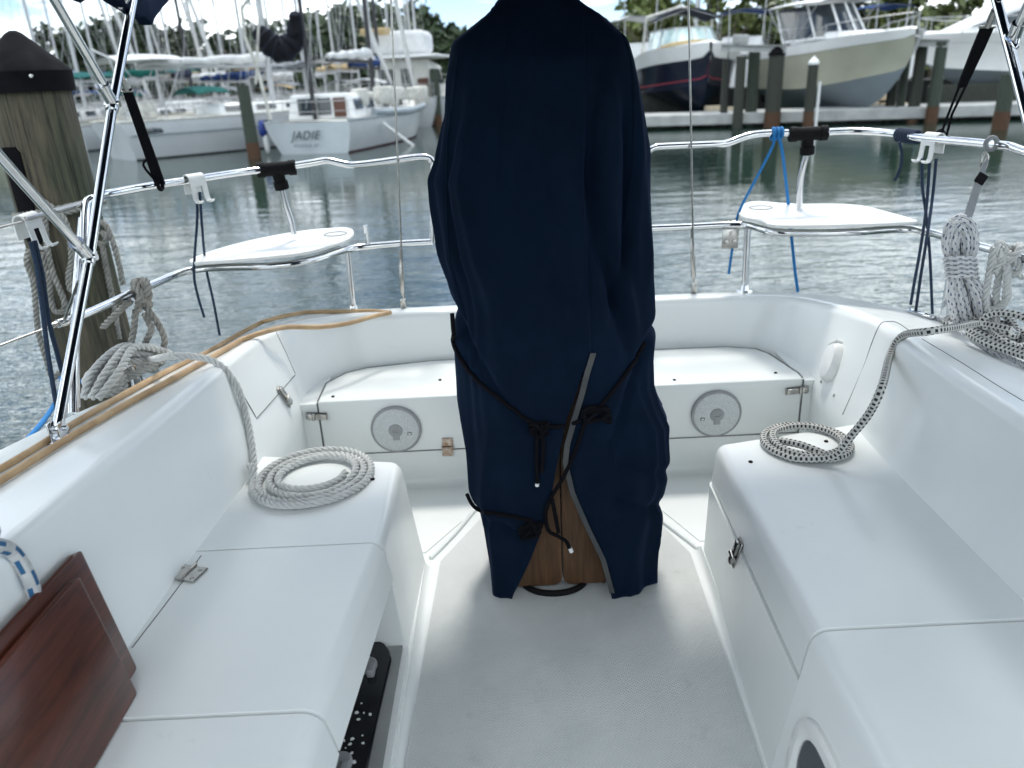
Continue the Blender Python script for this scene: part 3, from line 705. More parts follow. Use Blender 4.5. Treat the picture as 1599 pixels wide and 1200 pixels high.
def tozed(a, b, z): return b + (b - a) * ((z - b.z) / (b.z - a.z))
bow.tube([PX(178, 160, -1.05), PX(85, 0, -1.03), tozed(PX(178, 160, -1.05), PX(85, 0, -1.03), 1.66)], .0115, 14)
bow.tube([PX(139, 402, -1.05), PX(0, 245, -1.02), tozed(PX(139, 402, -1.05), PX(0, 245, -1.02), 1.66)], .0115, 14)
def clampf(px, py, px2, py2, X0):
    p = PX(px, py, X0); q = PX(px2, py2, X0); d = (q - p).normalized()
    bow.tube([p - d * .004, p + d * .055], .0155, 14); bow.tube([p + d * .05, p + d * .062], .0185, 14)
    bow.tube([p - V((.02, 0, 0)), p + V((.02, 0, 0))], .009, 12)
clampf(176, 163, 120, 62, -1.05); clampf(139, 402, 60, 313, -1.05)
dm = (mainL[1] - mainL[0]).normalized()
for t in (PX(139, 402, -1.05), PX(176, 165, -1.05)): bow.tube([t - dm * .018, t + dm * .018], .0165, 14)
pz_, pn_ = hit(86, 676)
foot = mainL[0]
bow.box(foot + V((0, -.004, -.028)), (.05, .06, .008), .003); bow.box(foot + V((.012, -.004, -.008)), (.005, .03, .05), .002); bow.box(foot + V((-.012, -.004, -.008)), (.005, .03, .05), .002); bow.tube([foot + V((-.022, 0, -.002)), foot + V((.022, 0, -.002))], .006, 8)
rm = [PX(1548, -30, 1.32), PX(1580, 90, 1.30), PX(1612, 215, 1.28), V((1.33, 1.72, .93)), V((1.33, 1.42, .60))]
bow.tube([rm[0], rm[1], rm[2], PX(1700, 560, 1.24)], .0125, 14)
bow.tube([PX(1583, 60, 1.31), PX(1605, 10, 1.29), tozed(PX(1583, 60, 1.31), PX(1605, 10, 1.29), 1.66)], .0125, 14)
t = PX(1578, 66, 1.31); bow.tube([t - V((.0, .01, .016)), t + V((0, .01, .016))], .0165, 12); bow.tube([PX(1583, 62, 1.31), PX(1592, 36, 1.30)], .0165, 12)
bow.tube(spl([PX(1570, 58, 1.30), PX(1580, 66, 1.28), PX(1586, 74, 1.28), PX(1590, 62, 1.29)], 5), .004, 8)
part(bow, 'canopy_frame', 'steel', bim)
def strap(pts, w, th, name, par, mat='cord', side=V((1, 0, 0)), label=None):
    m = MB(); rg = []
    for i, p in enumerate(pts):
        t = (pts[min(i + 1, len(pts) - 1)] - pts[max(i - 1, 0)]).normalized(); s_ = (side - t * side.dot(t)).normalized(); n_ = t.cross(s_)
        ww = w[i] if isinstance(w, list) else w
        rg.append([p + s_ * ww + n_ * th, p - s_ * ww + n_ * th, p - s_ * ww - n_ * th, p + s_ * ww - n_ * th])
    m.loft(rg); return part(m, name, mat, par)
A = PX(186, 105, -1.05); Bp = PZ(250, 288, 1.035)
ln = [A.lerp(Bp, t) for t in (.17, .3, .6, .9, 1.0)]
strap(ln, [.013, .014, .015, .016, .016], .003, 'strap', bim)
m = MB(); m.tube([A, A.lerp(Bp, .06), A.lerp(Bp, .11)], .006, 8); m.tube([A.lerp(Bp, .10), A.lerp(Bp, .18)], .010, 8); ct = A.lerp(Bp, .19); m.tube([ct - V((.018, 0, 0)), ct + V((.018, 0, 0))], .004, 8); part(m, 'strap_hook', 'chrome', bim)
m = MB(); m.tube([Bp + V((0, .017 * math.cos(t), .017 * math.sin(t))) for t in [i * .52 for i in range(13)]], .006, 6); m.tube(spl([Bp + V((.005, -.017, 0)), Bp + V((-.03, -.02, .06)), Bp.lerp(A, .25)], 4), .004, 6); part(m, 'strap_loop', 'cord', bim)
A = PX(1560, 0, 1.31); Bp = PZ(1468, 214, 1.05)
ln = [A.lerp(Bp, t) for t in (.17, .30, .50, .58)]
strap(ln, [.017, .017, .014, .012], .004, 'strap', bim)
m = MB(); m.tube([A, A.lerp(Bp, .08)], .006, 8); m.tube([A.lerp(Bp, .06), A.lerp(Bp, .16)], .009, 8); ct = A.lerp(Bp, .165); m.tube([ct - V((.022, 0, 0)), ct + V((.022, 0, 0))], .004, 8); part(m, 'strap_hook', 'chrome', bim)
m = MB()
for dx in (-.008, .012): m.tube([A.lerp(Bp, .56) + V((dx, 0, 0)), A.lerp(Bp, .8) + V((dx * .6, 0, 0)), Bp + V((dx, -.014, 0))], .004, 6)
m.tube([Bp + V((0, .017 * math.cos(t), .017 * math.sin(t))) for t in [i * .52 for i in range(13)]], .009, 6); part(m, 'strap_loop', 'cord', bim)
# lifelines running forward from the left post
wl = MB(); e0 = PZ(133, 318, 1.02); wl.tube([e0, e0.lerp(V((-1.36, 1.2, 1.01)), .12)], .008, 10); wl.tube([e0.lerp(V((-1.36, 1.2, 1.01)), .10), e0.lerp(V((-1.36, 1.2, 1.01)), .22)], .0055, 8); wl.tube([e0, PZ(40, 345, 1.012), PZ(-80, 377, 1.0)], .003, 8)
e1 = PZ(90, 506, .735); wl.tube([e1, e1 + (PZ(40, 522, .735) - e1) * .25], .008, 10); wl.tube([e1, PZ(0, 540, .73), PZ(-80, 570, .725)], .003, 8)
wl.tube([PZ(100, 502, .737), PZ(112, 470, .80), PZ(123, 440, .86)], .005, 8)
part(wl, 'lifeline', 'chrome', railL)
# ---- cleats
def cleat(px0, py0, px1, py1):
    a, n = hit(px0, py0); b, _ = hit(px1, py1); d = (b - a).normalized(); c = a.lerp(b, .5); n = V((0, 0, 1)); m = MB()
    m.tube([c - d * .12 + n * .045, c - d * .07 + n * .05, c + d * .07 + n * .05, c + d * .12 + n * .045], [.008, .011, .011, .008], 12)
    for s_ in (-1, 1): m.tube([c + d * .03 * s_ - n * .02, c + d * .03 * s_ + n * .05], [.016, .010], 12)
    return part(m, 'cleat', 'steel'), c, d
clL, cLc, cLd = cleat(165, 618, 235, 578); clR, cRc, cRd = cleat(1500, 512, 1580, 545)
m = MB(); fr_, fn_ = hit(1437, 493); dd = (HP(1455, 499) - HP(1420, 487)).normalized(); ss = fn_.cross(dd)
m.tube([fr_ + fn_ * .006 + dd * .06 * math.cos(t) + ss * .016 * math.sin(t) for t in [2 * math.pi * i / 24 for i in range(24)]], .0045, 8, True)
m.tube([fr_ + fn_ * .006 - ss * .016, fr_ + fn_ * .006 + ss * .016], .004, 8); part(m, 'fairlead', 'steel')
# ---- pedestal (mostly hidden by its cover)
pd = MB(); pd.lathe([(.10, 0), (.10, .02), (.075, .05), (.06, .2), (.06, .95), (.09, 1.02), (.09, 1.15), (.06, 1.22), (0, 1.22)], (.13, 1.86, .004)); ped = part(pd, 'steering_pedestal', 'white_plastic')
def leaf(x0, x1, inner, z0, z1, y):
    r = .022; o = []
    c = [(x0, z0), (x1, z0), (x1, z1), (x0, z1)]
    if inner == 1:
        o = [(x0, z0)] + [(x1 - r + r * math.sin(t), z0 + r - r * math.cos(t)) for t in [i * math.pi / 12 for i in range(7)]] + [(x1, z1), (x0, z1)]
    else:
        o = [(x0 + r - r * math.cos(t) if False else x0 + r - r * math.sin(t), z0 + r - r * math.cos(t)) for t in [i * math.pi / 12 for i in range(6, -1, -1)]] + [(x1, z0), (x1, z1), (x0, z1)]
    m = MB(); m.prism([(x, y, z) for x, z in o], (0, .018, 0), .003, 2); return m
xs = PY(879, 900, 1.715).x; zb = PY(879, 916, 1.715).z
xl = PY(806, 900, 1.715).x; xr = PY(948, 900, 1.715).x
part(leaf(xl - .02, xs - .0015, 1, zb, .62, 1.722), 'table_leaf', 'teak', ped); part(leaf(xs + .0015, xr + .02, 2, zb, .62, 1.722), 'table_leaf', 'teak', ped)
m = MB(); c = PZ(868, 925, .014); m.tube([V((c.x + .085 * math.cos(t), 1.755 + .062 * math.sin(t) * 1.0, .014)) for t in [2 * math.pi * i / 40 for i in range(40)]], .0085, 10, True); part(m, 'cable_loop', 'black', ped)

# ================================================================== pedestal cover
Lp = [(846, -62), (800, -30), (775, 0), (760, 20), (728, 47), (703, 66), (697, 90), (694, 130), (690, 180), (680, 212), (672, 245), (660, 285), (664, 320), (670, 350), (680, 400), (690, 440), (700, 480), (705, 560), (712, 600), (718, 640), (726, 700), (728, 760), (738, 790), (748, 812), (757, 870)]
Rp = [(850, -62), (890, -30), (912, 0), (945, 22), (985, 60), (994, 95), (1000, 130), (1006, 180), (1010, 240), (1012, 300), (1015, 350), (1018, 400), (1020, 490), (1019, 560), (1022, 600), (1034, 632), (1048, 660), (1047, 690), (1043, 730), (1035, 790), (1025, 850)]
CY = 1.835
def prof_(pts):
    q = [(PY(px, py, CY - .07).z, PY(px, py, CY - .07).x) for px, py in pts]; q.sort(); return q
def lerp_tab(q, z):
    if z <= q[0][0]: return q[0][1]
    for (a, x), (b, y) in zip(q, q[1:]):
        if z <= b: return x + (y - x) * (z - a) / max(b - a, 1e-6)
    return q[-1][1]
Lq, Rq = prof_([(px - 6 if 100 < py < 420 else px, py) for px, py in Lp]), prof_(Rp)
ZT = min(Lq[-1][0], Rq[-1][0])
def halfb(z): return lerp_tab([(0, .168), (.3, .160), (.8, .158), (1.15, .150), (1.33, .125), (1.40, .085), (1.47, .035), (1.6, .01)], z)
slR = [(PY(px, py, 1.69).z, PY(px, py, 1.69).x) for px, py in [(921, 545), (907, 605), (893, 650), (882, 690), (879, 720), (890, 765), (914, 820), (938, 870), (953, 925), (956, 945)]][::-1]
slL = [(PY(px, py, 1.69).z, PY(px, py, 1.69).x) for px, py in [(921, 545), (903, 602), (884, 650), (874, 700), (866, 740), (858, 785), (840, 840), (818, 890), (800, 930), (796, 945)]][::-1]
EXP = .72
def cov_pt(z, th, disp=True):
    xl, xr = lerp_tab(Lq, z), lerp_tab(Rq, z); cx = (xl + xr) / 2; a = (xr - xl) / 2; b = halfb(z)
    c, s_ = math.cos(th), math.sin(th)
    x = a * abs(c) ** EXP * (1 if c > 0 else -1); y = b * abs(s_) ** .42 * (1 if s_ > 0 else -1)
    p = V((cx + x, CY + y, z))
    if disp:
        nrm = V((c / max(a, .03), s_ / max(b, .03), 0)).normalized(); d = 0
        zz = z + .18 * (c)                                     # folds lean across the front
        w = min(1, max(0, (1.38 - z) / .25))
        f1 = noise.noise(V((c * 1.7 + 3, s_ * 1.2, z * 1.3 + 1.1 * c))); f2 = noise.noise(V((c * 3.3 + 9, s_ * 3, z * 2.4 - 2.2 * c)))
        d += (.5 - abs(f1)) * .046 - .013 + (.5 - abs(f2)) * .020 - .008
        if s_ < .3:
            u = x / a
            def crease(u0, z0, u1, z1, wd, dep, bend=0):
                t = (z - z0) / (z1 - z0)
                if t < -.1 or t > 1.1: return 0
                uu = u0 + (u1 - u0) * t + bend * 4 * t * (1 - t); e = (u - uu) * a
                k = min(1, (t + .1) / .25, (1.1 - t) / .25)
                return -dep * math.exp(-(e / wd) ** 2) * max(0, k)
            d += crease(.55, 1.32, .72, .70, .018, .034, -.12) + crease(.80, 1.25, .62, .80, .012, .024, .1) + crease(-.15, 1.30, .22, .55, .03, .014) + crease(-.78, 1.15, -.80, .5, .010, .010) + crease(.25, .75, .40, 1.25, .02, .010, .1)
            d += -crease(.64, 1.30, .84, .72, .014, .012, -.12) - crease(.02, 1.28, .34, .6, .02, .008)
            def lace(u0, z0, u1, z1, wd, dep):
                t = (u - u0) / (u1 - u0)
                if t < 0 or t > 1: return 0
                e = z - (z0 + (z1 - z0) * t ** .8); return -dep * math.exp(-(e / wd) ** 2)
            d += lace(-1, .80, -.05, .42, .022, .016) + lace(1, .74, .35, .44, .022, .018) + lace(-1, .26, -.25, .17, .02, .016) + lace(.45, .30, 1, .24, .02, .014) + lace(.45, .40, 1, .34, .018, .012)
            d += .012 * math.exp(-((z - .35) / .05) ** 2) * max(0, u)
        if s_ < 0 and z < .70:
            xs_ = (lerp_tab(slR, z) + lerp_tab(slL, z)) / 2; d *= 1 - .85 * math.exp(-((p.x - xs_) / .11) ** 2) * min(1, (.70 - z) / .12)
        p += nrm * d * w
        p.z += .006 * noise.noise(V((c * 3, s_ * 3, z * 4)))
    return p
def th_for(z, x):
    xl, xr = lerp_tab(Lq, z), lerp_tab(Rq, z); cx = (xl + xr) / 2; a = (xr - xl) / 2
    k = max(-.98, min(.98, (x - cx) / a)); c = abs(k) ** (1 / EXP) * (1 if k > 0 else -1)
    return -math.acos(c)      # front half
cov = MB(); NT, NZ = 200, 150; gridp = []
zs_top = slR[-1][0]
edgeR, edgeL = [], []
for j in range(NZ + 1):
    z = .006 + (ZT - .006) * j / NZ
    xr = lerp_tab(slR, min(z, zs_top)); xl = lerp_tab(slL, min(z, zs_top))
    if z >= zs_top: xl = xr = slR[-1][1]
    t0 = th_for(z, xr); t1 = th_for(z, xl) + 2 * math.pi
    rowp = []
    for i in range(NT + 1):
        u = i / NT
        rowp.append(cov_pt(z, t0 + (t1 - t0) * u))
    if z < zs_top:
        zc = min(1, z * 6)
        edgeR.append(rowp[0]); edgeL.append(rowp[-1])
    gridp.append(rowp)
# hem drops lowest either side of the opening
W1 = NT + 1
fs = []
for j in range(NZ):
    for i in range(NT): a = j * W1 + i; fs.append((a, a + 1, a + W1 + 1, a + W1))
vs = [p for r in gridp for p in r]
cov.add(vs, fs); cov.add([gridp[-1][i] for i in range(W1)], [tuple(range(W1 - 1))])
ctree = BVHTree.FromPolygons(cov.v, cov.f)
covo = cov.build('pedestal_cover', 'navy', smooth=0)
covo.data.shade_smooth()
so_ = covo.modifiers.new('Thickness', 'SOLIDIFY'); so_.thickness = .004; so_.offset = -1
tag(covo, 'tall navy blue canvas cover laced over the steering pedestal in the middle of the cockpit', 'cover')
def chit(px, py, lift=.004):
    d = ray(px, py).normalized(); p, n, i, di = ctree.ray_cast(CO, d)
    if p is None: return PY(px, py, 1.70)
    if n.dot(d) > 0: n = -n
    return p + n * lift
def cpart(mb, name, mat): return mb.build(name, mat, covo)
for pts in ([(716, 84), (708, 150), (700, 215), (698, 280), (698, 340), (702, 400), (712, 445), (728, 500)], [(970, 50), (984, 90), (989, 150), (990, 240), (982, 300), (975, 350)], [(800, 10), (790, 60), (782, 160), (780, 300)]):
    sm2 = MB(); sm2.tube([chit(p.x, p.y, .0005) for p in spl([(*q, 0) for q in pts], 6) if ctree.ray_cast(CO, ray(p.x, p.y).normalized())[0] is not None], .0020, 6); cpart(sm2, 'sewn_seam', 'navy')
hm = MB(); rg = []
for k, e in enumerate(edgeR[2:]):
    ww = .011; rg.append([e + V((-.002, -.004, 0)), e + V((ww, -.006, 0)), e + V((ww, -.002, 0)), e + V((-.002, .002, 0))])
hm.loft(rg); cpart(hm, 'worn_hem', 'hem')
cd = MB(); r_ = .0052
def clace(pts, k=6, lift=.005): cd.tube([chit(p.x, p.y, lift) for p in spl([(*q, 0) for q in pts], k)], r_, 8)
clace([(706, 490), (712, 540), (735, 580), (775, 620), (815, 648), (842, 662)])
clace([(1006, 535), (985, 570), (960, 605), (938, 632), (920, 650)])
clace([(729, 772), (745, 795), (790, 803), (832, 812)])
clace([(905, 655), (880, 664), (842, 664)], 6, .008)
clace([(838, 660), (838, 700), (839, 752)], 6, .008); clace([(845, 660), (848, 700), (846, 735)], 6, .010)
cd.tube([PY(p.x, p.y, 1.672) for p in spl([(915, 655, 0), (900, 700, 0), (880, 745, 0), (862, 775, 0), (852, 800, 0), (856, 828, 0), (872, 838, 0), (884, 846, 0), (889, 856, 0)], 6)], r_, 8)
cd.tube([PY(p.x, p.y, 1.668) for p in spl([(862, 780, 0), (868, 810, 0), (872, 832, 0)], 6)], r_, 8)
random.seed(3)
for cx, cy, rad, n in ((930, 645, 20, 4), (842, 668, 14, 3), (830, 825, 15, 4)):
    for q in range(n):
        ph = random.uniform(0, 6); rx = rad * random.uniform(.7, 1.1); ry = rad * random.uniform(.4, .8)
        cd.tube([chit(cx + rx * math.cos(t + ph), cy + ry * math.sin(t * (1 + .4 * (q % 2)) + ph * .5), .008 + .006 * math.sin(t * 2 + q)) for t in [i * .35 for i in range(18)]], r_, 8)
cpart(cd, 'lacing_cord', 'cord')
tp = MB(); e = PY(890, 856, 1.671); tp.tube([e, e + V((.004, -.001, -.012))], .0055, 8); cpart(tp, 'cord_tip', 'white_plastic'); tp = MB(); e = chit(839, 753, .006); tp.tube([e, e + V((-.001, 0, -.008))], .005, 8); cpart(tp, 'cord_tip', 'white_plastic')
# ================================================================== ropes and loose gear in the cockpit
random.seed(11)
def thing(mb, name, mat, label, cat, group=None, **k): return tag(mb.build(name, mat, **k), label, cat, group)
def dryrun(pts, k=8): return spl(pts, k)
def heap(c, d, n, Lh, Wh, Hh, rr, seed):
    """figure-eight turns of rope piled over a cleat lying along d"""
    rnd = random.Random(seed); up = V((0, 0, 1)); sd = up.cross(d).normalized(); P = []
    for i in range(n):
        l = Lh * rnd.uniform(.75, 1.08); w = Wh * rnd.uniform(.7, 1.15); z = .012 + (Hh - .012) * (i / max(1, n - 1)) ** 1.1
        for q in range(12):
            t = 2 * math.pi * q / 12
            P.append(c + d * l * math.sin(t) + sd * w * math.sin(2 * t + .3 * (i % 3)) + up * (z * (.55 + .45 * math.cos(t) ** 2) + .010 * math.sin(3 * t + i)) + V((rnd.uniform(-1, 1), rnd.uniform(-1, 1), 0)) * .004)
    return spl(P, 5)
# -- left mooring line: cleat heap, over the coaming, flat coil on the seat
RL = .0098
r = MB()
c0 = cLc + V((0, 0, 0))
r.laid(heap(cLc + V((0, 0, .0)), cLd, 5, .135, .038, .085, RL * 1.15, 4), RL * 1.15)
for off in (-.035, -.012, .012): # bights laid along the cleat
    sdv = V((0, 0, 1)).cross(cLd).normalized()
    r.laid(spl([cLc - cLd * .17 + sdv * off + V((0, 0, .02)), cLc - cLd * .10 + sdv * off * 1.8 + V((0, 0, .075)), cLc + cLd * .02 + sdv * off + V((0, 0, .105)), cLc + cLd * .13 + sdv * off * 1.4 + V((0, 0, .05)), cLc + cLd * .17 + sdv * off + V((0, 0, .015))], 8), RL * 1.15)
st0 = cLc + cLd * .03 + V((0, 0, .09))
run = [st0, PY(232, 561, st0.y + .02), PY(262, 557, 1.93), PZ(300, 557, .645), HP(338, 572, .010), HP(362, 600, .010), HP(378, 645, .010), HP(388, 700, .011), HP(390, 735, .012)]
cc = V((-.527, 1.785, 0)); zt = .3555
def ell(t, k, z=zt, ph=0): return V((cc.x + .148 * k * math.cos(t), cc.y + .158 * k * math.sin(t), z))
turn = []
TT = 3.5 * 2 * math.pi
nst = 4 * 16
for i in range(nst + 1):
    t = math.pi * 1.02 + TT * i / nst; f = i / nst
    k = 1.06 - .54 * f + (.035 * math.sin(t * 2 + 1) + .022 * math.sin(t * .73)) * (1 if i > 3 else 0)
    turn.append(ell(t, k, zt + .002 * math.sin(t * 1.7) + (.003 if f > .7 else 0)))
last = turn[-1]
turn += [last + V((.03, -.045, .006)), last + V((.085, -.06, .004))][:0]
p9 = run[-1]; run += [V(((p9.x + turn[0].x) / 2 - .004, (p9.y + turn[0].y) / 2, .385))]
r.laid(spl(run + turn, 8), RL)
thing(r, 'mooring_rope', 'rope', 'grey laid rope heaped on the left cleat, its tail coiled flat on the left seat', 'rope')
# -- right line: black flecked braid
RR = .0098; r = MB()
s0 = PY(1528, 506, 1.93)
run = [s0 + V((.05, -.06, .0)), s0, PZ(1490, 512, .66), PZ(1450, 518, .668), HP(1412, 530, .010), HP(1396, 556, .010)]
pa = run[-1]; pb = V((.86, 1.73, .372))
mid = [PY(1378, 602, 1.70), PY(1358, 645, 1.69), PY(1330, 680, 1.70)]
run += mid
zt = .3565; ccR = V((.782, 1.835, 0))
def ellR(t, k, z): return V((ccR.x + .112 * k * math.cos(t), ccR.y + .112 * k * math.sin(t), z))
turn = [V((.80, 1.715, .374))]
t0 = -math.pi * .55
for i in range(1, 38):
    t = t0 - 2 * math.pi * 2.25 * i / 37; f = i / 37
    turn.append(ellR(t, 1.0 - .26 * f + .05 * math.sin(t * 1.5), zt + .001 + (.004 if .45 < f < .6 else 0)))
e = turn[-1]; turn += [e + V((.05, -.05, .010)), e + V((.10, -.095, .002))]
r.tube(spl(run + turn, 8), RR, 14)
h2 = heap(cRc, cRd, 3, .15, .045, .07, RR, 9); r.tube(h2, RR, 12)
r.tube(spl([PY(1528, 508, 1.93), PY(1545, 492, 1.92), PY(1575, 490, 1.88), PY(1605, 500, 1.84), PY(1640, 530, 1.78)], 8), RR, 12)
r.tube(spl([PY(1512, 520, 1.95), PY(1540, 536, 1.88), PY(1575, 548, 1.83), PY(1630, 566, 1.74)], 8), RR, 12)
r.tube(spl([PY(1508, 510, 1.97), PY(1535, 524, 1.91), PY(1570, 540, 1.86), PY(1640, 560, 1.76)], 8), RR, 12)
thing(r, 'mooring_rope', 'fleck', 'black flecked white rope from the right cleat to a flat coil on the right seat', 'rope')
r = MB(); r.laid(spl([HP(1450, 497, .008), HP(1480, 508, .008), PY(1505, 520, 2.0), PY(1540, 545, 1.9), PY(1590, 566, 1.8), PY(1660, 600, 1.7)], 8), .008)
thing(r, 'thin_rope', 'bluefleck', 'thin flecked line running from the fairlead along the right deck edge', 'rope')
# -- gray knotted line on the left mid rail
def knot(m, c, rr, seed, n=4, size=.036, ax=V((1, 0, 0)), laid=True):
    rnd = random.Random(seed)
    for q in range(n):
        tl = V((rnd.uniform(-.5, .5), rnd.uniform(-.3, .3), rnd.uniform(-.5, .5))); u = (ax.orthogonal() + tl).normalized(); w = (u.cross(ax) + tl * .4).normalized(); off = ax * rnd.uniform(-.02, .02) + V((0, -.004, rnd.uniform(-.016, .016)))
        P = [c + off + u * size * rnd.uniform(.85, 1.1) * math.cos(t) + w * size * rnd.uniform(.9, 1.05) * math.sin(t) + ax * .012 * math.sin(t * 1.5 + q) for t in [i * .42 for i in range(17)]]
        (m.laid if laid else m.tube)(spl(P, 5), rr)
r = MB(); c = PZ(217, 462, .73); cy = c.y
knot(r, c, .0105, 21, 5, .034, V((.9, .35, 0)).normalized())
r.laid(spl([PY(205, 470, cy - .03), PY(190, 482, cy - .03), PY(172, 500, cy - .03), PY(160, 512, cy - .02)], 8), .0105)
r.laid(spl([PY(212, 485, cy - .02), PY(208, 520, cy - .03), PY(202, 548, cy - .04), PY(196, 570, cy - .05)], 8), .0105)
r.laid(spl([PY(228, 480, cy), PY(246, 505, cy), PY(257, 530, cy), PY(252, 548, cy), PY(236, 552, cy), PY(222, 548, cy - .01), PY(232, 525, cy - .02), PY(236, 512, cy - .02), PY(225, 490, cy - .01)], 8), .0105)
thing(r, 'knotted_rope', 'oldrope', 'weathered grey rope knotted round the left lower rail with hanging loops', 'rope')
r = MB(); c = PZ(1566, 402, .745); cy = c.y - .02
knot(r, c + V((0, -.01, 0)), .0105, 5, 5, .032, V((.8, -.5, 0)).normalized())
for a, b in ((-8, 6), (8, 4)):
    r.laid(spl([PY(1560 + a, 385, cy), PY(1552 + a, 430, cy), PY(1547 + a, 465, cy), PY(1552 + a, 484, cy), PY(1565 + b, 470, cy - .02), PY(1568 + b, 440, cy - .03), PY(1572, 415, cy - .03)], 8), .0105)
r.laid(spl([PY(1580, 425, cy), PY(1596, 432, cy), PY(1625, 440, cy)], 8), .0105)
thing(r, 'knotted_rope', 'rope', 'pale grey rope knotted round the right lower rail beside the hanging coil', 'rope')
# -- hanging coil with blue flecks
r = MB(); yb = 2.18; rnd = random.Random(2)
for q in range(9):
    f = (q % 5) / 4 * .92 + .08 * (q > 4); w = 3 + 24 * f; top = 362 - 24 * f + rnd.uniform(-2, 2); yy = yb - .020 * (q > 4) + .012 * (1 - f) + rnd.uniform(-.006, .006); ws = 2 + 15 * f; wb_ = 3 + 29 * f
    xb_ = 1520 + rnd.uniform(-3, 3)
    r.tube(spl([PY(xb_ - wb_, 500 + rnd.uniform(-5, 3), yy + .02), PY(1512 - wb_, 465, yy), PY(1501 - ws, 432, yy + .01), PY(1499 - ws, 412, yy + .015), PY(1499 - w, 384, yy), PY(1500 - w * .8, top + 14, yy), PY(1500, top, yy + .004), PY(1500 + w * .8, top + 13, yy), PY(1500 + w, 384, yy), PY(1500 + ws, 412, yy + .015), PY(1504 + ws, 432, yy + .01), PY(1516 + wb_, 468, yy), PY(xb_ + wb_, 502 + rnd.uniform(-5, 3), yy + .02)], 7), .0072, 9)
for q in range(5):
    zc = 406 + q * 7
    P = [PY(1499 + q * .9 + 24 * math.cos(t), zc + 3 * math.sin(t), yb + .03 * math.sin(t) - .004) for t in [2 * math.pi * i / 20 for i in range(20)]]
    r.tube(P, .0062, 9, True)
co_ = thing(r, 'hanging_coil', 'bluefleck', 'coil of white rope with blue flecks hanging from the right upper rail', 'rope')
r = MB(); A = PY(1546, 228, 2.27); B = PY(1508, 350, 2.18)
pts = [A + V((0, 0, -.03)), A.lerp(B, .3), A.lerp(B, .6), A.lerp(B, .9), B]
rg = []
for i, p in enumerate(pts):
    w = [.006, .012, .016, .018, .012][i]; s_ = V((.85, .3, .25)).normalized(); n_ = V((.2, -1, .1)).normalized() * .002
    rg.append([p + s_ * w + n_, p - s_ * w + n_, p - s_ * w - n_, p + s_ * w - n_])
r.loft(rg); sto = thing(r, 'webbing_strap', 'greycanvas', 'grey webbing strap with a snap hook holding up the hanging coil', 'strap')
r = MB(); r.tube([A + V((.016 * math.cos(t), -.004, .017 * math.sin(t) + .006)) for t in [i * .5 for i in range(13)]], .007, 8); r.build('strap_loop', 'greycanvas', sto)
r = MB(); hk = A + V((-.012, -.006, -.045)); r.tube([hk + V((.009 * math.cos(t), 0, .028 * math.sin(t))) for t in [2 * math.pi * i / 20 for i in range(20)]], .003, 8, True); r.build('snap_hook', 'chrome', sto)
r = MB(); b_ = A.lerp(B, .42); r.box(b_ + V((0, -.006, 0)), (.03, .008, .03), .003, 2, Matrix.Rotation(.5, 3, 'Y')); r.build('buckle', 'black', sto)
# -- tan hose
r = MB()
def hl(pts, lift, k=8): P = spl([(*p, 0) for p in pts], k); return [HP(p.x, p.y, lift) for p in P]
def smooth(P, it=6):
    P = [V(p) for p in P]
    for _ in range(it): P = [P[0]] + [(a + 2 * b + c) / 4 for a, b, c in zip(P, P[1:], P[2:])] + [P[-1]]
    return P
hA = smooth(hl([(-60, 772), (0, 741), (60, 705), (120, 666), (200, 619), (260, 586), (330, 547), (380, 518), (410, 503)], .0095)) + [PZ(440, 495, .522), PZ(480, 488, .505), PZ(540, 487, .500), PZ(575, 486, .501), PZ(606, 488, .504)]
hB = smooth(hl([(-60, 798), (0, 760), (60, 722), (120, 684), (200, 637), (260, 604), (330, 564), (380, 535)], .0095)) + [PZ(415, 518, .585), PZ(450, 511, .558), PZ(500, 511, .535), PZ(545, 505, .522), PZ(580, 495, .515), PZ(610, 488, .512)]
hA = [hA[0] + V((-.20, -1.4, .028)), hA[0] + V((-.10, -.7, .016))] + hA; hB = [hB[0] + V((-.20, -1.4, .028)), hB[0] + V((-.10, -.7, .016))] + hB
r.tube(spl(hA, 3), .0084, 12); r.tube(spl(hB, 3), .0084, 12)
thing(r, 'hose', 'tan', 'doubled tan hose lying along the top of the left coaming to the stern', 'hose')
# -- washboards leaning on the left coaming
wb = tag(empty('washboard', PZ(150, 1150, .345)), 'front varnished mahogany hatch board leaning against the left coaming above the seat', 'hatch board')
wb2 = tag(empty('washboard', PZ(150, 1100, .345)), 'rear varnished mahogany hatch board, mostly hidden behind the front one', 'hatch board')
def board(root, b0, b1, t0, t1, th, ridge):
    """b0,b1 bottom line (near, far), t0,t1 top line; thickness goes outboard"""
    b0, b1, t0, t1 = map(V, (b0, b1, t0, t1)); n = (b1 - b0).cross(t0 - b0).normalized()
    if n.x < 0: n = -n
    q = [b0, b1, t1, t0]; m = MB()
    rr = []
    for i in range(4):   # small radius corners
        a, b, c = q[i - 1], q[i], q[(i + 1) % 4]; d1 = (a - b).normalized() * .007; d2 = (c - b).normalized() * .007
        rr += [b + d1 * (1 - t) ** 2 + d2 * t * t for t in (0, .33, .66, 1)]
    m.prism([p - n * th for p in rr], n * th, .0025, 2)
    m.build('board', 'mahog', root)
    up = (t0 - b0).normalized(); e = MB()
    e.tube([t0 + up * .001 - n * th * .3, t1 + up * .001 - n * th * .3 + (t0 - t1).normalized() * .02], .0035, 8)
    e.build('tongue', 'mahog', root)
board(wb, (-.662, .25, .347), (-.666, 1.037, .347), (-.745, .25, .566), (-.738, 1.088, .556), .020, True)
board(wb2, (-.692, .25, .347), (-.694, 1.100, .347), (-.775, .25, .578), (-.764, 1.150, .568), .020, True)
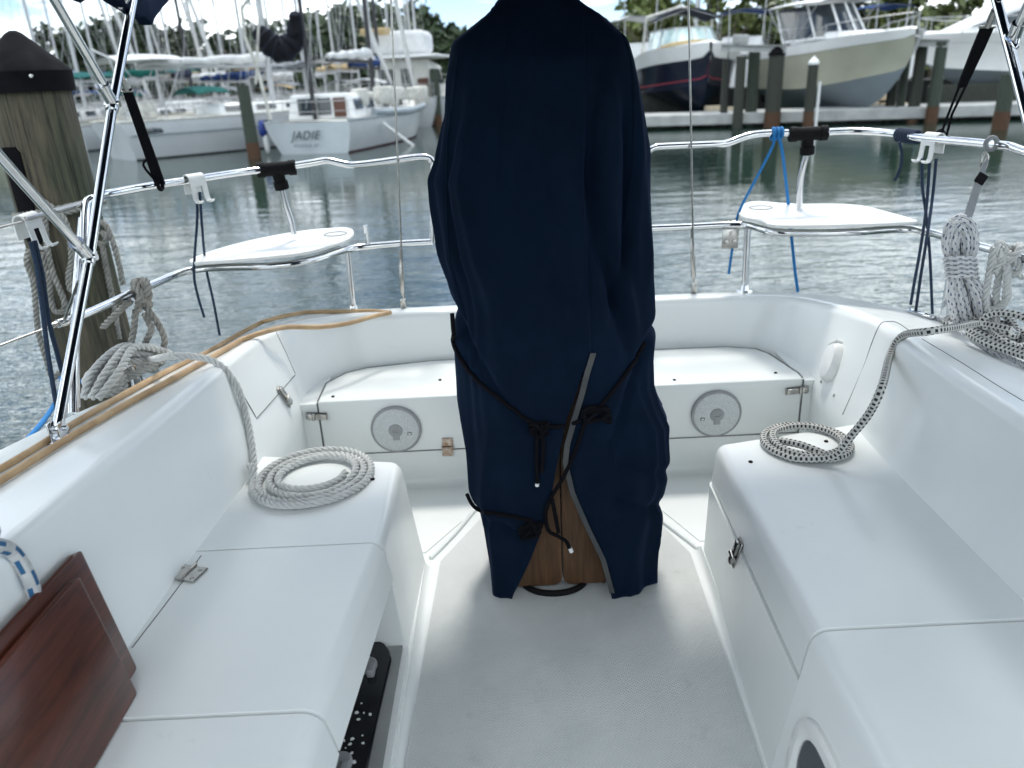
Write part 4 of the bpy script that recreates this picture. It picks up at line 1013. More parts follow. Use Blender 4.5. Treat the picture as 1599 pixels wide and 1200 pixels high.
r = MB(); r.tube(spl([V((-1.30, .62, .60)), V((-1.12, .70, .632)), PZ(-60, 842, .668), PZ(-15, 850, .674), HP(12, 868, .012), HP(32, 900, .012), HP(46, 940, .012), HP(56, 985, .012), (-.785, .93, .42)], 8), .0115, 14)
thing(r, 'sheet_rope', 'bluetracer', 'white rope with blue tracers running down behind the hatch boards', 'rope')
# -- white fender hooks on the rails with their navy cords
def clip(c, ax, label, scale=1.0, face=V((0, -1, 0))):
    """saddle clip with two hooked prongs; ax along the rail, face towards the cockpit"""
    ax = ax.normalized(); f = (face - ax * face.dot(ax)).normalized(); u = f.cross(ax); u = u if u.z > 0 else -u
    root = tag(empty('rail_clip', c), label, 'rail clip', 'white hooks clipped on the rails')
    k = scale; m = MB(); w = .030 * k
    def bar(path, wid, th=.004):
        rg = []
        for i, (a, b) in enumerate(path):
            p = c + f * a * k + u * b * k; rg.append(p)
        for s0, s1 in wid:
            rr = []
            for i, p in enumerate(rg):
                t = (rg[min(i + 1, len(rg) - 1)] - rg[max(i - 1, 0)]).normalized(); nn = t.cross(ax).normalized() * th * k * .5
                rr.append([p + ax * s0 * k + nn, p + ax * s1 * k + nn, p + ax * s1 * k - nn, p + ax * s0 * k - nn])
            m.loft(rr)
    arc = [(.017 * math.cos(t), .017 * math.sin(t) + .001) for t in [math.pi - i * math.pi / 8 for i in range(9)]]
    bar([(-.017, -.045)] + arc + [(.019, -.02)], [(-.03, .03)])
    bar([(.018, -.012), (.020, -.035), (.022, -.058), (.028, -.068), (.040, -.070), (.047, -.064)], [(-.03, -.012), (.012, .03)])
    m.build('clip_body', 'white_plastic', root); return root
def cords(sets, label, name='tie_cord', rr=.0045, mat='navycord', group=None):
    m = MB()
    for pts in sets: m.tube(spl(pts, 7), rr, 8)
    return thing(m, name, mat, label, 'cord', group)
cA = PZ(303, 281, 1.03); clip(cA, PZ(330, 276, 1.03) - PZ(270, 285, 1.03), 'white plastic hook on the left upper rail, right of the black strap')
ya = cA.y - .02
cords([[PY(306, 300, ya), PY(308, 340, ya - .01), PY(303, 420, ya - .03), PY(307, 455, ya - .03), PY(319, 496, ya - .03)], [PY(312, 300, ya), PY(316, 360, ya), PY(322, 420, ya + .10), PY(333, 470, ya + .1), PY(343, 524, ya + .1)]], 'navy cord hanging from the hook on the left upper rail')
cB = PX(42, 345, -1.23); clip(cB, V((.10, .98, .02)), 'white plastic hook on the lifeline at the left edge, before the piling', 1.0, V((.8, -.6, 0)))
xb = cB.x + .03
cords([[PX(48, 378, xb), PX(58, 420, xb), PX(66, 480, xb), PX(76, 560, xb), PX(90, 645, xb)], [PX(54, 376, xb), PX(66, 430, xb), PX(76, 500, xb), PX(90, 555, xb), PX(97, 582, xb)]], 'navy cord hanging from the hook at the left edge', rr=.006)
cC = PZ(1458, 217, 1.05); clip(cC, PZ(1500, 220, 1.05) - PZ(1440, 215, 1.05), 'white plastic hook on the right upper rail', 1.0)
yc = cC.y
cords([[PY(1440, 248, yc), PY(1440, 290, yc), PY(1446, 335, yc), PY(1452, 400, yc + .05), PY(1456, 492, yc + .05)], [PY(1452, 246, yc), PY(1447, 320, yc - .02), PY(1437, 390, yc - .12), PY(1428, 440, yc - .12), PY(1422, 476, yc - .12)], [PY(1462, 248, yc), PY(1456, 310, yc - .02), PY(1446, 380, yc - .12), PY(1438, 430, yc - .12), PY(1430, 486, yc - .12)]], 'three navy cords hanging from the hook on the right upper rail', rr=.005)
m = MB(); c = PY(1418, 213, 2.66); ax = (PZ(1440, 215, 1.05) - PY(1385, 208, 2.74)).normalized()
for q in range(8):
    o = c + ax * (-.036 + .010 * q); uu = ax.orthogonal().normalized(); ww = ax.cross(uu)
    m.tube([o + (uu * math.cos(t) + ww * math.sin(t)) * .0185 + ax * .003 * math.sin(t) for t in [2 * math.pi * i / 14 for i in range(14)]], .0055, 8, True)
yk = c.y - .02; m.tube(spl([PY(1404, 222, yk), PY(1408, 240, yk), PY(1406, 262, yk), PY(1397, 283, yk)], 6), .005, 8)
thing(m, 'wrapped_cord', 'navycord', 'navy cord wrapped in a bundle round the right upper rail', 'cord')
m = MB(); yb = 2.87; c = PY(1213, 209, 2.88)
for q in range(3):
    o = c + V((-.014 + .014 * q, 0, 0)); m.tube([o + V((.002 * math.sin(t), .018 * math.cos(t), .018 * math.sin(t))) for t in [2 * math.pi * i / 14 for i in range(14)]], .0065, 8, True)
m.tube(spl([PY(1210, 214, 2.86), PY(1205, 232, 2.87), PY(1183, 275, 2.89), PY(1160, 318, 2.90), PY(1150, 345, 2.905), PY(1144, 385, 2.905), PY(1138, 428, 2.90)], 6), .0052, 8)
m.tube(spl([PY(1216, 214, 2.86), PY(1222, 240, 2.89), PY(1229, 300, 3.00), PY(1236, 370, 3.02), PY(1241, 420, 3.0), PY(1246, 456, 3.0)], 6), .0062, 8)
thing(m, 'tie_cord', 'bluecord', 'bright blue cord tied to the right upper rail with two long ends', 'cord')

# ================================================================== big piling on the left with its lines
pc_ = V((-1.86, 3.3, -3.0)); pil = tag(empty('mooring_piling', (pc_.x, pc_.y, -.8)), 'thick weathered wooden piling with a black conical cap beside the boat', 'piling')
def pcyl(m, c, r0, r1, z0, z1, n=36, seg=24, wob=.006, seed=0):
    rg = []
    for j in range(seg + 1):
        z = z0 + (z1 - z0) * j / seg; r = r0 + (r1 - r0) * j / seg
        rg.append([V((c.x + (r + wob * noise.noise(V((math.cos(a) * 4 + seed, math.sin(a) * 4, z * .35)))  * 2) * math.cos(a), c.y + (r + wob * noise.noise(V((math.cos(a) * 4 + seed, math.sin(a) * 4, z * .35))) * 2) * math.sin(a), z)) for a in [2 * math.pi * k / n for k in range(n)]])
    m.loft(rg)
pr = .150
m = MB(); pcyl(m, pc_, pr + .012, pr, -1.6, 1.40, 48, 40, .006); m.build('timber', 'piling', pil)
ztop = PY(25, 48, 3.3).z; zc = PY(105, 118, 3.3).z
m = MB(); m.lathe([(pr + .010, zc - .055), (pr + .020, zc - .055), (pr + .022, zc + .02), (pr + .014, zc + .032), (.03, ztop - .01), (.012, ztop), (0, ztop)], (pc_.x, pc_.y, 0), (0, 0, 1), 40); cpo = m.build('pile_cap', 'pilecap', pil)
m = MB(); q = PY(53, 119, 3.3 - pr); m.lathe([(.007, -.004), (.007, .003), (0, .004)], q + V((0, -.018, 0)), (0, -1, 0), 10); m.build('cap_nail', 'chrome', cpo)
m = MB(); rg = []
for z in [PY(40, 228, 3.2).z + d for d in (0, -.02, -.10, -.25, -.36, -.38)]:
    k = .6 if z > PY(40, 228, 3.2).z - .01 or z < PY(40, 228, 3.2).z - .37 else 1
    rg.append([V((pc_.x + (pr + .012) * math.sin(a), pc_.y - (pr + .012) * math.cos(a), z)) for a in [-.60 + .55 * i * k / 8 + .27 * (1 - k) for i in range(9)]] + [V((pc_.x + (pr - .004) * math.sin(a), pc_.y - (pr - .004) * math.cos(a), z)) for a in [-.60 + .55 * i * k / 8 + .27 * (1 - k) for i in range(8, -1, -1)]])
m.loft(rg); m.build('rub_strip', 'pilecap', pil)
yp = 3.3 - pr - .012; m = MB(); rr_ = .0125
def ring(z, tilt=0, r=pr + .013): return [V((pc_.x + r * math.cos(t), pc_.y + r * math.sin(t), z + tilt * math.cos(t))) for t in [2 * math.pi * i / 40 for i in range(41)]]
zz = PY(110, 330, yp).z; m.laid(ring(zz, .02), rr_); m.laid(ring(zz - .03, .035, pr + .02), rr_)
for pts in ([(62, 312), (88, 330), (104, 352), (112, 400), (107, 432), (112, 455), (128, 446)], [(70, 335), (74, 390), (84, 430), (100, 470), (98, 486), (86, 486), (80, 470), (76, 430), (64, 395)], [(45, 390), (42, 410), (52, 440), (56, 480), (60, 520), (72, 560), (82, 590), (92, 582)]):
    m.laid(spl([PY(x, y, yp - .02) for x, y in pts], 8), rr_)
for pts in ([(150, 345), (165, 352), (175, 375), (184, 405), (192, 445)], [(158, 362), (166, 372), (160, 382), (150, 378)], [(160, 385), (168, 430), (178, 480), (186, 530)]):
    m.laid(spl([PY(x, y, 3.25) for x, y in pts], 8), rr_)
thing(m, 'dock_line', 'oldrope', 'old grey rope wound round the thick piling with hanging loops', 'rope')
m = MB(); zb_ = PY(130, 596, yp).z; m.tube(ring(zb_, .01), .010, 8)
m.tube(spl([PY(100, 598, yp), PY(86, 630, yp - .3), PY(66, 660, yp - .6), PY(40, 690, yp - .8), PY(0, 735, yp - 1.0)], 7), .009, 8)
thing(m, 'dock_line', 'bluecord', 'blue line round the foot of the thick piling, running to the boat', 'rope')
# ================================================================== the harbour behind
WZ = -.8
def seg_tube(m, a, b, r, n=8): m.tube([a, b], r, n)
def sail_hull(root, Lh, B, f0, fm, f1, tr=.72, mat='hullwhite', bottom='antifoul', rake=.10, stripe=None, deckmat='deck', trmat=None):
    if mat == 'hullwhite': mat = 'hullshaded'
    NS = 22; st = []
    for i in range(NS + 1):
        s = i / NS
        if s < .45: hb = B / 2 * (tr + (1 - tr) * math.sin(s / .45 * math.pi / 2))
        else: hb = B / 2 * max(0, 1 - ((s - .45) / .55) ** 2.1)
        h = f0 + (fm - f0) * min(1, s / .45) if s < .45 else fm + (f1 - fm) * ((s - .45) / .55) ** 1.6
        xs = s * Lh; xw = .03 * Lh + s * Lh * .88
        st.append((xs, xw, max(hb, .02), h))
    def P(q, k):   # k 0 keel .. 1 sheer
        xs, xw, hb, h = q
        if k < .35:
            t = k / .35; return (xw, hb * .82 * math.sin(t * math.pi / 2) ** .9, -.45 + .50 * t ** 1.6)
        t = (k - .35) / .65; w = .82 + .18 * math.sin(t * math.pi / 2)
        return (xw + (xs - xw) * t, hb * w, .05 + (h - .05) * t)
    ks_top = [.35, .45, .55, .68, .82, .92, 1.0]; ks_bot = [0, .1, .2, .28, .35]
    def shell(ks):
        rg = []
        for q in st: rg.append([V(P(q, k)) * 1 for k in ks][::-1] + [V((P(q, k)[0], -P(q, k)[1], P(q, k)[2])) for k in ks[(1 if ks[0] == 0 else 0):]])
        return rg
    m = MB()
    L1 = [[V(P(q, k)) for k in ks_top] for q in st]; m.loft(L1, closed=False, cap=False)
    m.loft([[V((p.x, -p.y, p.z)) for p in r] for r in L1], closed=False, cap=False, flip=True)
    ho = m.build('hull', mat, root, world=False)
    t = MB(); q = st[0]; a = [V(P(q, k)) for k in ks_bot + ks_top[1:]]; t.add(a + [V((p.x, -p.y, p.z)) for p in a[::-1]], [tuple(range(2 * len(a)))]); t.build('transom', trmat or mat, root, world=False)
    m = MB(); L2 = [[V(P(q, k)) for k in ks_bot] for q in st]; m.loft(L2, closed=False, cap=False); m.loft([[V((p.x, -p.y, p.z)) for p in r] for r in L2], closed=False, cap=False, flip=True)
    m.build('hull_bottom', bottom, root, world=False)
    m = MB(); rg = []
    for q in st: rg.append([V((q[0], q[2] * k, q[3] - .03 + .06 * (1 - k * k))) for k in (-1, -.6, -.2, .2, .6, 1)])
    m.loft(rg, closed=False, cap=False); m.build('deck', deckmat, root, world=False)
    m = MB()
    for sg in (1, -1): m.tube([V((q[0], sg * q[2], q[3] + .02)) for q in st], .035, 6)
    m.build('toe_rail', stripe or 'alu', root, world=False)
    def sheer(s): 
        i = min(NS - 1, int(s * NS)); t = s * NS - i; a, b = st[i], st[i + 1]
        return a[0] + (b[0] - a[0]) * t, a[2] + (b[2] - a[2]) * t, a[3] + (b[3] - a[3]) * t
    return sheer
def cabin(root, x0, x1, w0, w1, z0, h, mat='hullwhite', win='glass', nwin=3, slope=.35, name='cabin'):
    m = MB(); m.hexa([(x0, -w0, z0), (x1, -w1, z0), (x1, w1, z0), (x0, w0, z0), (x0 + .05, -w0 * .86, z0 + h), (x1 - slope * 2, -w1 * .8, z0 + h * .85), (x1 - slope * 2, w1 * .8, z0 + h * .85), (x0 + .05, w0 * .86, z0 + h)], .09, 3)
    c = m.build(name, mat, root, world=False)
    for i in range(nwin):
        for sg in (1, -1):
            t0 = (i + .18) / nwin * .85; t1 = (i + .82) / nwin * .85; g = MB(); q = []
            for t, k in ((t0, .35), (t1, .35), (t1, .75), (t0, .75)):
                x = x0 + (x1 - slope - x0) * t; w = (w0 + (w1 - w0) * t) * (1 - .14 * k) + .02; q.append(V((x, sg * w, z0 + h * k)))
            g.prism(q, (0, .015 * sg, 0), 0); g.build('window', win, c, world=False)
    return c
def rig(root, xm, zd, Hm, boom=4, cover=None, Lh=11, zb=None, fur=True, mat='alu', mr=.085, sp=(.45, .7), xb=None, bz=1.1, jib='whitecanvas', bow_z=1.3, sag=0):
    m = MB(); m.tube([V((xm, 0, zd - .3)), V((xm, 0, zd + Hm * .6)), V((xm, 0, zd + Hm))], [mr, mr * .95, mr * .65], 10)
    mo = m.build('mast', mat, root, world=False)
    for k in sp:
        s = MB(); s.tube([V((xm - .1, -.95 * (1.2 - k), zd + Hm * k)), V((xm, 0, zd + Hm * k + .05)), V((xm - .1, .95 * (1.2 - k), zd + Hm * k))], .03, 6); s.build('spreader', mat, mo, world=False)
    if boom:
        b = MB(); b.tube([V((xm - .1, 0, zd + bz)), V((xm - boom, 0, zd + bz + .05))], .06, 8); bo = b.build('boom', mat, root, world=False)
        if cover:
            b = MB(); N_ = 14
            P = [V((xm - .15 - (boom - .2) * t, .02 * math.sin(t * 17), zd + bz + .16 + .12 * (1 - t) - sag * math.sin(t * math.pi) + .03 * math.sin(t * 23))) for t in [i / N_ for i in range(N_ + 1)]]
            b.tube(P, [(.21 - .11 * i / N_) * (.9 + .12 * math.sin(i * 2.3)) for i in range(N_ + 1)], 10); b.build('sail_cover', cover, bo, world=False)
    w = MB()
    for e in ((.15, 0, zd + .1), (Lh - .1, 0, bow_z)): w.tube([V((xm, 0, zd + Hm)), V(e)], .009, 4)
    for sg in (1, -1):
        w.tube([V((xm, 0, zd + Hm)), V((xm - .1, sg * .95 * .5, zd + Hm * .7)), V((xm - .15, sg * 1.45, zd))], .008, 4); w.tube([V((xm, 0, zd + Hm * .5)), V((xm - .4, sg * 1.4, zd))], .008, 4)
    w.build('rigging', 'alu', root, world=False)
    if fur:
        a = V((Lh - .25, 0, bow_z + .4)); e = V((xm + .15, 0, zd + Hm * .93)); f = MB(); f.tube([a, a.lerp(e, .1), a.lerp(e, .5), e], [.05, .10, .08, .04], 8); f.build('furled_jib', jib, root, world=False)
    return mo
def lifelines(root, sheer, n=8, h=.6, s0=.02, s1=.96):
    m = MB()
    for sg in (1, -1):
        tp = []
        for i in range(n + 1):
            s = s0 + (s1 - s0) * i / n; x, y, z = sheer(s); y *= .96; m.tube([V((x, sg * y, z)), V((x, sg * y, z + h))], .014, 5); tp.append(V((x, sg * y, z + h)))
        m.tube(tp, .010, 5); m.tube([p - V((0, 0, h * .45)) for p in tp], .008, 4)
    x, y, z = sheer(s0); y *= .96; m.tube([V((x, -y, z + h)), V((x - .05, 0, z + h)), V((x, y, z + h))], .016, 6); m.tube([V((x, -y, z + h * .5)), V((x - .05, 0, z + h * .5)), V((x, y, z + h * .5))], .012, 6)
    m.build('guard_rail', 'alu', root, world=False)
def canopy(root, x0, x1, w, z, rise=.2, mat='bluecanvas', legs=True, zd=1.0, name='canopy'):
    m = MB(); rg = []
    for i in range(7):
        t = i / 6; x = x0 + (x1 - x0) * t
        rg.append([V((x, w * (k - 6) / 6, z + rise * (1 - ((k - 6) / 6) ** 2) + .05 * math.sin(t * math.pi))) for k in range(13)])
    m.loft(rg, closed=False, cap=False); m.loft([[p + V((0, 0, .03)) for p in r] for r in rg], closed=False, cap=False, flip=True)
    c = m.build(name, mat, root, world=False)
    if legs:
        f = MB()
        for x in (x0 + .1, x1 - .1):
            f.tube([V(((x0 + x1) / 2, -w, zd)), V((x, -w * .98, z + .02)), V((x, 0, z + rise)), V((x, w * .98, z + .02)), V(((x0 + x1) / 2, w, zd))], .018, 6)
        f.build('canopy_frame', 'alu', c, world=False)
    return c
def power_hull(root, Lh, B, h, mat, bottom, band='hullwhite', bandh=.3, deckmat='hullwhite', stripe=None, ff=.15, cr=.46, kp=2.6):
    NS = 26; st = []
    for i in range(NS + 1):
        s = i / NS
        hb = B / 2 * (.94 + .06 * min(1, s / .4)) if s < .5 else B / 2 * max(.012, 1 - ((s - .5) / .5) ** 2.7)
        ch = hb * .88 if s < .45 else B / 2 * .88 * max(.01, 1 - ((s - .45) / .50) ** 2.0) if s < .95 else .01
        u = max(0, (s - .55) / .45); kz = h * .74 * u ** kp; cz = h * .30 + h * cr * max(0, (s - .35) / .65) ** 1.7
        sz = h * (1 - ff + ff * (s ** 1.2)); x = s * Lh
        st.append((x, hb, ch, kz, max(cz, kz + .002), sz))
    def two(fn, name, m_):
        m = MB(); A = [fn(q) for q in st]; m.loft(A, closed=False, cap=False); m.loft([[V((p.x, -p.y, p.z)) for p in r] for r in A], closed=False, cap=False, flip=True); return m.build(name, m_, root, world=False)
    def side(q, t):
        x, hb, ch, kz, cz, sz = q; y = ch + (hb - ch) * (t ** 1.5); return V((x - .35 * (1 - t) * max(0, x / Lh - .8) * 0, y, cz + (sz - cz) * t))
    two(lambda q: [V((q[0], 0, q[3])), V((q[0], q[2] * .5, q[3] + (q[4] - q[3]) * .5 - .02)), V((q[0], q[2], q[4]))], 'hull_bottom', bottom)
    tb = 1 - bandh
    two(lambda q: [side(q, t * tb / 6) for t in range(7)], 'hull', mat)
    two(lambda q: [side(q, tb), side(q, tb) + V((0, .03, .01)), side(q, 1) + V((0, .03, 0)), side(q, 1) + V((0, -.12 if q[1] > .15 else 0, .05))], 'gunwale', band)
    m = MB(); q = st[0]; a = [V((0, 0, q[3])), V((0, q[2], q[4])), side(q, .5), side(q, 1)]; m.add(a + [V((p.x, -p.y, p.z)) for p in a[:0:-1]], [tuple(range(7))]); m.build('transom', mat, root, world=False)
    m = MB(); m.loft([[V((q[0], q[1] * k, q[5] + .04 + .10 * (1 - k * k) * (1 if q[1] > .3 else .3))) for k in (-1, -.5, 0, .5, 1)] for q in st], closed=False, cap=False); m.build('deck', deckmat, root, world=False)
    if stripe: two(lambda q: [side(q, .16) + V((0, .012, 0)), side(q, .19) + V((0, .012, 0))], 'stripe', stripe)
    def sheer(s):
        i = min(NS - 1, int(s * NS)); t = s * NS - i; a, b = st[i], st[i + 1]; return a[0] + (b[0] - a[0]) * t, a[1] + (b[1] - a[1]) * t, a[5] + (b[5] - a[5]) * t
    return sheer
def bowrail(root, sheer, h=.55, s0=.5, s1=.98, n=7):
    m = MB(); tp = []
    for sg in (1, -1):
        row = []
        for i in range(n + 1):
            s = s0 + (s1 - s0) * i / n; x, y, z = sheer(s); y = max(.02, y * .93); k = min(1, .3 + i * .4); m.tube([V((x, sg * y, z)), V((x + .05, sg * y, z + h * k))], .015, 5); row.append(V((x + .05, sg * y, z + h * k)))
        tp.append(row)
    m.tube(tp[0] + tp[1][::-1], .018, 6); m.build('bow_rail', 'alu', root, world=False)
def place(name, stern, yaw, label, cat, z=WZ, group=None):
    return tag(empty(name, (stern[0], stern[1], z), R(yaw)), label, cat, group)
# ---- A: long white sloop on the left
A = place('sailboat', (-13.3, 27.6), 43, 'long white sloop with a dark portlight moored left of the boat lettered JADIE', 'sailboat')
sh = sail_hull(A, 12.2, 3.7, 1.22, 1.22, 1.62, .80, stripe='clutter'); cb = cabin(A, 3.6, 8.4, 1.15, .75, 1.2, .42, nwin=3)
for x in (1.0, 4.9, 7.6):
    g = MB(); y = sh(x / 12.2)[1]; g.box((x, -y * .985, .92), (.55 if x > 2 else .6, .05, .17), .02); g.build('portlight', 'glass', A, world=False)
m = MB(); m.tube([V((sh(s)[0], -sh(s)[1] * 1.002 - .004, .80)) for s in [i / 20 * .9 + .02 for i in range(20)]], .022, 6); m.build('cove_stripe', 'hullgrey', A, world=False)
rig(A, 6.3, 1.5, 15, 4.9, 'whitecanvas', 12.2, bz=1.35, bow_z=1.6, mr=.115); lifelines(A, sh, 9)
canopy(A, .4, 2.6, 1.25, 3.05, .2, 'whitecanvas', True, 1.2, 'bimini'); canopy(A, 2.9, 4.1, 1.1, 1.95, .22, 'green', False, 1.2, 'dodger')
m = MB(); m.box((1.5, 0, 1.55), (.5, .5, .6), .08); m.tube([V((1.35, .42 * math.cos(t), 1.75 + .42 * math.sin(t))) for t in [i * .35 for i in range(18)]], .02, 6, True); m.build('helm', 'clutter', A, world=False)
m = MB(); m.box((.25, -1.0, 1.55), (.25, .45, .5), .1); m.build('lifebuoy', 'clutter', A, world=False)
m = MB(); m.tube([V((.6, 1.2, 1.3)), V((.2, 1.2, 3.2)), V((.1, 0, 3.5)), V((.2, -1.2, 3.2)), V((.6, -1.2, 1.3))], .035, 8); m.build('stern_arch', 'alu', A, world=False)
# ---- B: ketch with its name across the stern
Bt = place('sailboat', (-6.18, 26.05), 75, 'pale blue sterned ketch lettered JADIE with a sagging black sail', 'sailboat')
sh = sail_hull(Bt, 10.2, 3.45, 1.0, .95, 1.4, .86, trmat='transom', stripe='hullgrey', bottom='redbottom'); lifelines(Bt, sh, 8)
cab = cabin(Bt, 1.1, 3.5, 1.25, 1.2, 1.0, .82, nwin=2, slope=.1, name='doghouse')
for y0, y1, mt in ((-.05, .62, 'glass'), (-.62, -.1, 'glass')):
    g = MB(); g.box((1.10, (y0 + y1) / 2 + .2, 1.42), (.06, y1 - y0 - .06, .52)); g.build('window', mt, cab, world=False)
g = MB(); g.box((1.09, -.72, 1.38), (.08, .42, .60), .01); g.build('companionway_door', 'redwood', cab, world=False)
cabin(Bt, 3.9, 7.4, 1.1, .8, 1.05, .5, nwin=3)
rig(Bt, 5.6, 1.3, 13, 3.6, 'whitecanvas', 10.2, mat='darkspar', bz=1.5, bow_z=1.4)
m = MB(); m.tube([V((.95, .15, 1.0)), V((.95, .15, 5)), V((.95, .15, 10.5))], [.075, .07, .05], 10); mz = m.build('mizzen_mast', 'darkspar', Bt, world=False)
m = MB(); P = [V((.95 - .3, .2 + .0, 4.2)), V((.9, .45, 3.55)), V((.8, .8, 3.2)), V((.7, 1.15, 3.3)), V((.6, 1.45, 3.65)), V((.55, 1.6, 3.8))]
m.tube(spl(P, 5), [(.16 + .24 * math.sin(math.pi * min(1, i / 25))) * (1 + .12 * math.sin(i * 2.1)) for i in range(26)], 10); m.build('furled_mizzen', 'blackcanvas', mz, world=False)
m = MB(); m.tube([V((.2, 1.35, 1.1)), V((.15, 1.5, 2.6)), V((.1, 1.75, 3.6)), V((.1, 1.7, 4.4)), V((.1, 1.2, 4.8))], .055, 8); m.tube([V((.1, 1.62, 2.2)), V((.1, 1.35, 3.3)), V((.1, 1.15, 4.1))], .04, 8); m.build('stern_davit', 'clutter', Bt, world=False)
m = MB()
for i in range(9): m.box((2.2 + i * .75 + random.uniform(-.1, .1), -1.05 + random.uniform(-.15, .25), 1.45 + random.uniform(0, .2)), (random.uniform(.35, .7), random.uniform(.3, .55), random.uniform(.3, .75)), .08, 2, Matrix.Rotation(random.uniform(-.4, .4), 3, 'Z'))
tag(m.build('deck_bags', 'clutter', Bt, world=False), kind='stuff')
m = MB(); m.tube(spl([V((2.0, -1.5, 1.15)), V((3.2, -1.66, 1.08)), V((5, -1.68, 1.05)), V((7, -1.45, 1.12))], 4), .13, 10); m.build('rub_bumper', 'hullgrey', Bt, world=False)
for y, z, mt, hh, rr in ((1.72, .62, 'fenderblue', .42, .14), (1.66, .12, 'whitecanvas', .5, .09)):
    m = MB(); m.lathe([(.03, -.06), (rr * .7, 0), (rr, .08), (rr, hh - .08), (rr * .7, hh), (.03, hh + .06)], (.25, y, z), (0, 0, 1), 14); m.build('fender', mt, Bt, world=False)
m = MB(); m.tube([V((2.6, -2.6, -.05)), V((2.1, -1.75, .78))], .06, 8); m.build('fender_pole', 'whitecanvas', Bt, world=False)
cu = bpy.data.curves.new('lettering', 'FONT'); cu.body = 'JADIE'; cu.size = .38; cu.shear = .35; cu.extrude = .006; cu.align_x = 'CENTER'; cu.space_character = 1.08
to = bpy.data.objects.new('lettering', cu); COL.objects.link(to)
dg = bpy.context.evaluated_depsgraph_get(); me = bpy.data.meshes.new_from_object(to.evaluated_get(dg)); bpy.data.objects.remove(to)
me.materials.clear(); me.materials.append(MAT['letter']); lt = bpy.data.objects.new('lettering', me); COL.objects.link(lt); lt.parent = Bt
lt.matrix_local = Matrix(((0, 0, -1, .012), (-1, 0, 0, .10), (0, 1, 0, .47), (0, 0, 0, 1)))
m = MB()
for i, wd in enumerate((.05, .05, .05, .05, .05, .05, .05, .05, 0, .05, .05)):
    if wd: m.box((-.005, .50 - i * .082, .29 + .008 * math.sin(i * 2)), (.008, wd, .085 + .015 * math.sin(i * 3)), .012)
tag(m.build('port_of_registry', 'hullgrey', Bt, world=False))
# ---- C: trawler hidden in part by the cover
Ct = place('motor_yacht', (-4.55, 38.5), 84, 'cream trawler with a canvas topped flybridge, half hidden by the cover', 'motor yacht')
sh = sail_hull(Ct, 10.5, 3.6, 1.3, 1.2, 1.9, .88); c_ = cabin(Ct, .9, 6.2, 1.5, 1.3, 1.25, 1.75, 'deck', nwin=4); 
m = MB(); m.box((2.2, 0, 3.12), (4.4, 3.6, .12), .04); m.build('boat_deck', 'hullwhite', Ct, world=False)
for y, w_ in ((.75, .6), (-.2, .55)):
    g = MB(); g.box((.90, y, 2.15), (.1, w_, .9)); g.build('window', 'glass', c_, world=False)
g = MB(); g.box((.88, -.95, 1.75), (.12, .5, .8)); g.build('door', 'redwood', c_, world=False)
m = MB(); m.box((2.6, .2, 3.75), (2.3, 2.6, 1.1), .35, 4); m.build('flybridge_cover', 'whitecanvas', Ct, world=False)
for y in (.75, 1.5):
    m = MB(); m.box((.9, y, 3.95 + .3), (.5, .62, .32), .1); m.build('kayak_roll', 'tancanvas', Ct, world=False)
m = MB(); m.tube([V((3.2, -.3, 3.2)), V((3.2, -.3, 8.2))], [.07, .04], 8); m.tube([V((.3, 1.2, 3.1)), V((.3, 1.2, 5.6))], .05, 8); m.build('mast', 'alu', Ct, world=False)
lifelines(Ct, sh, 7)
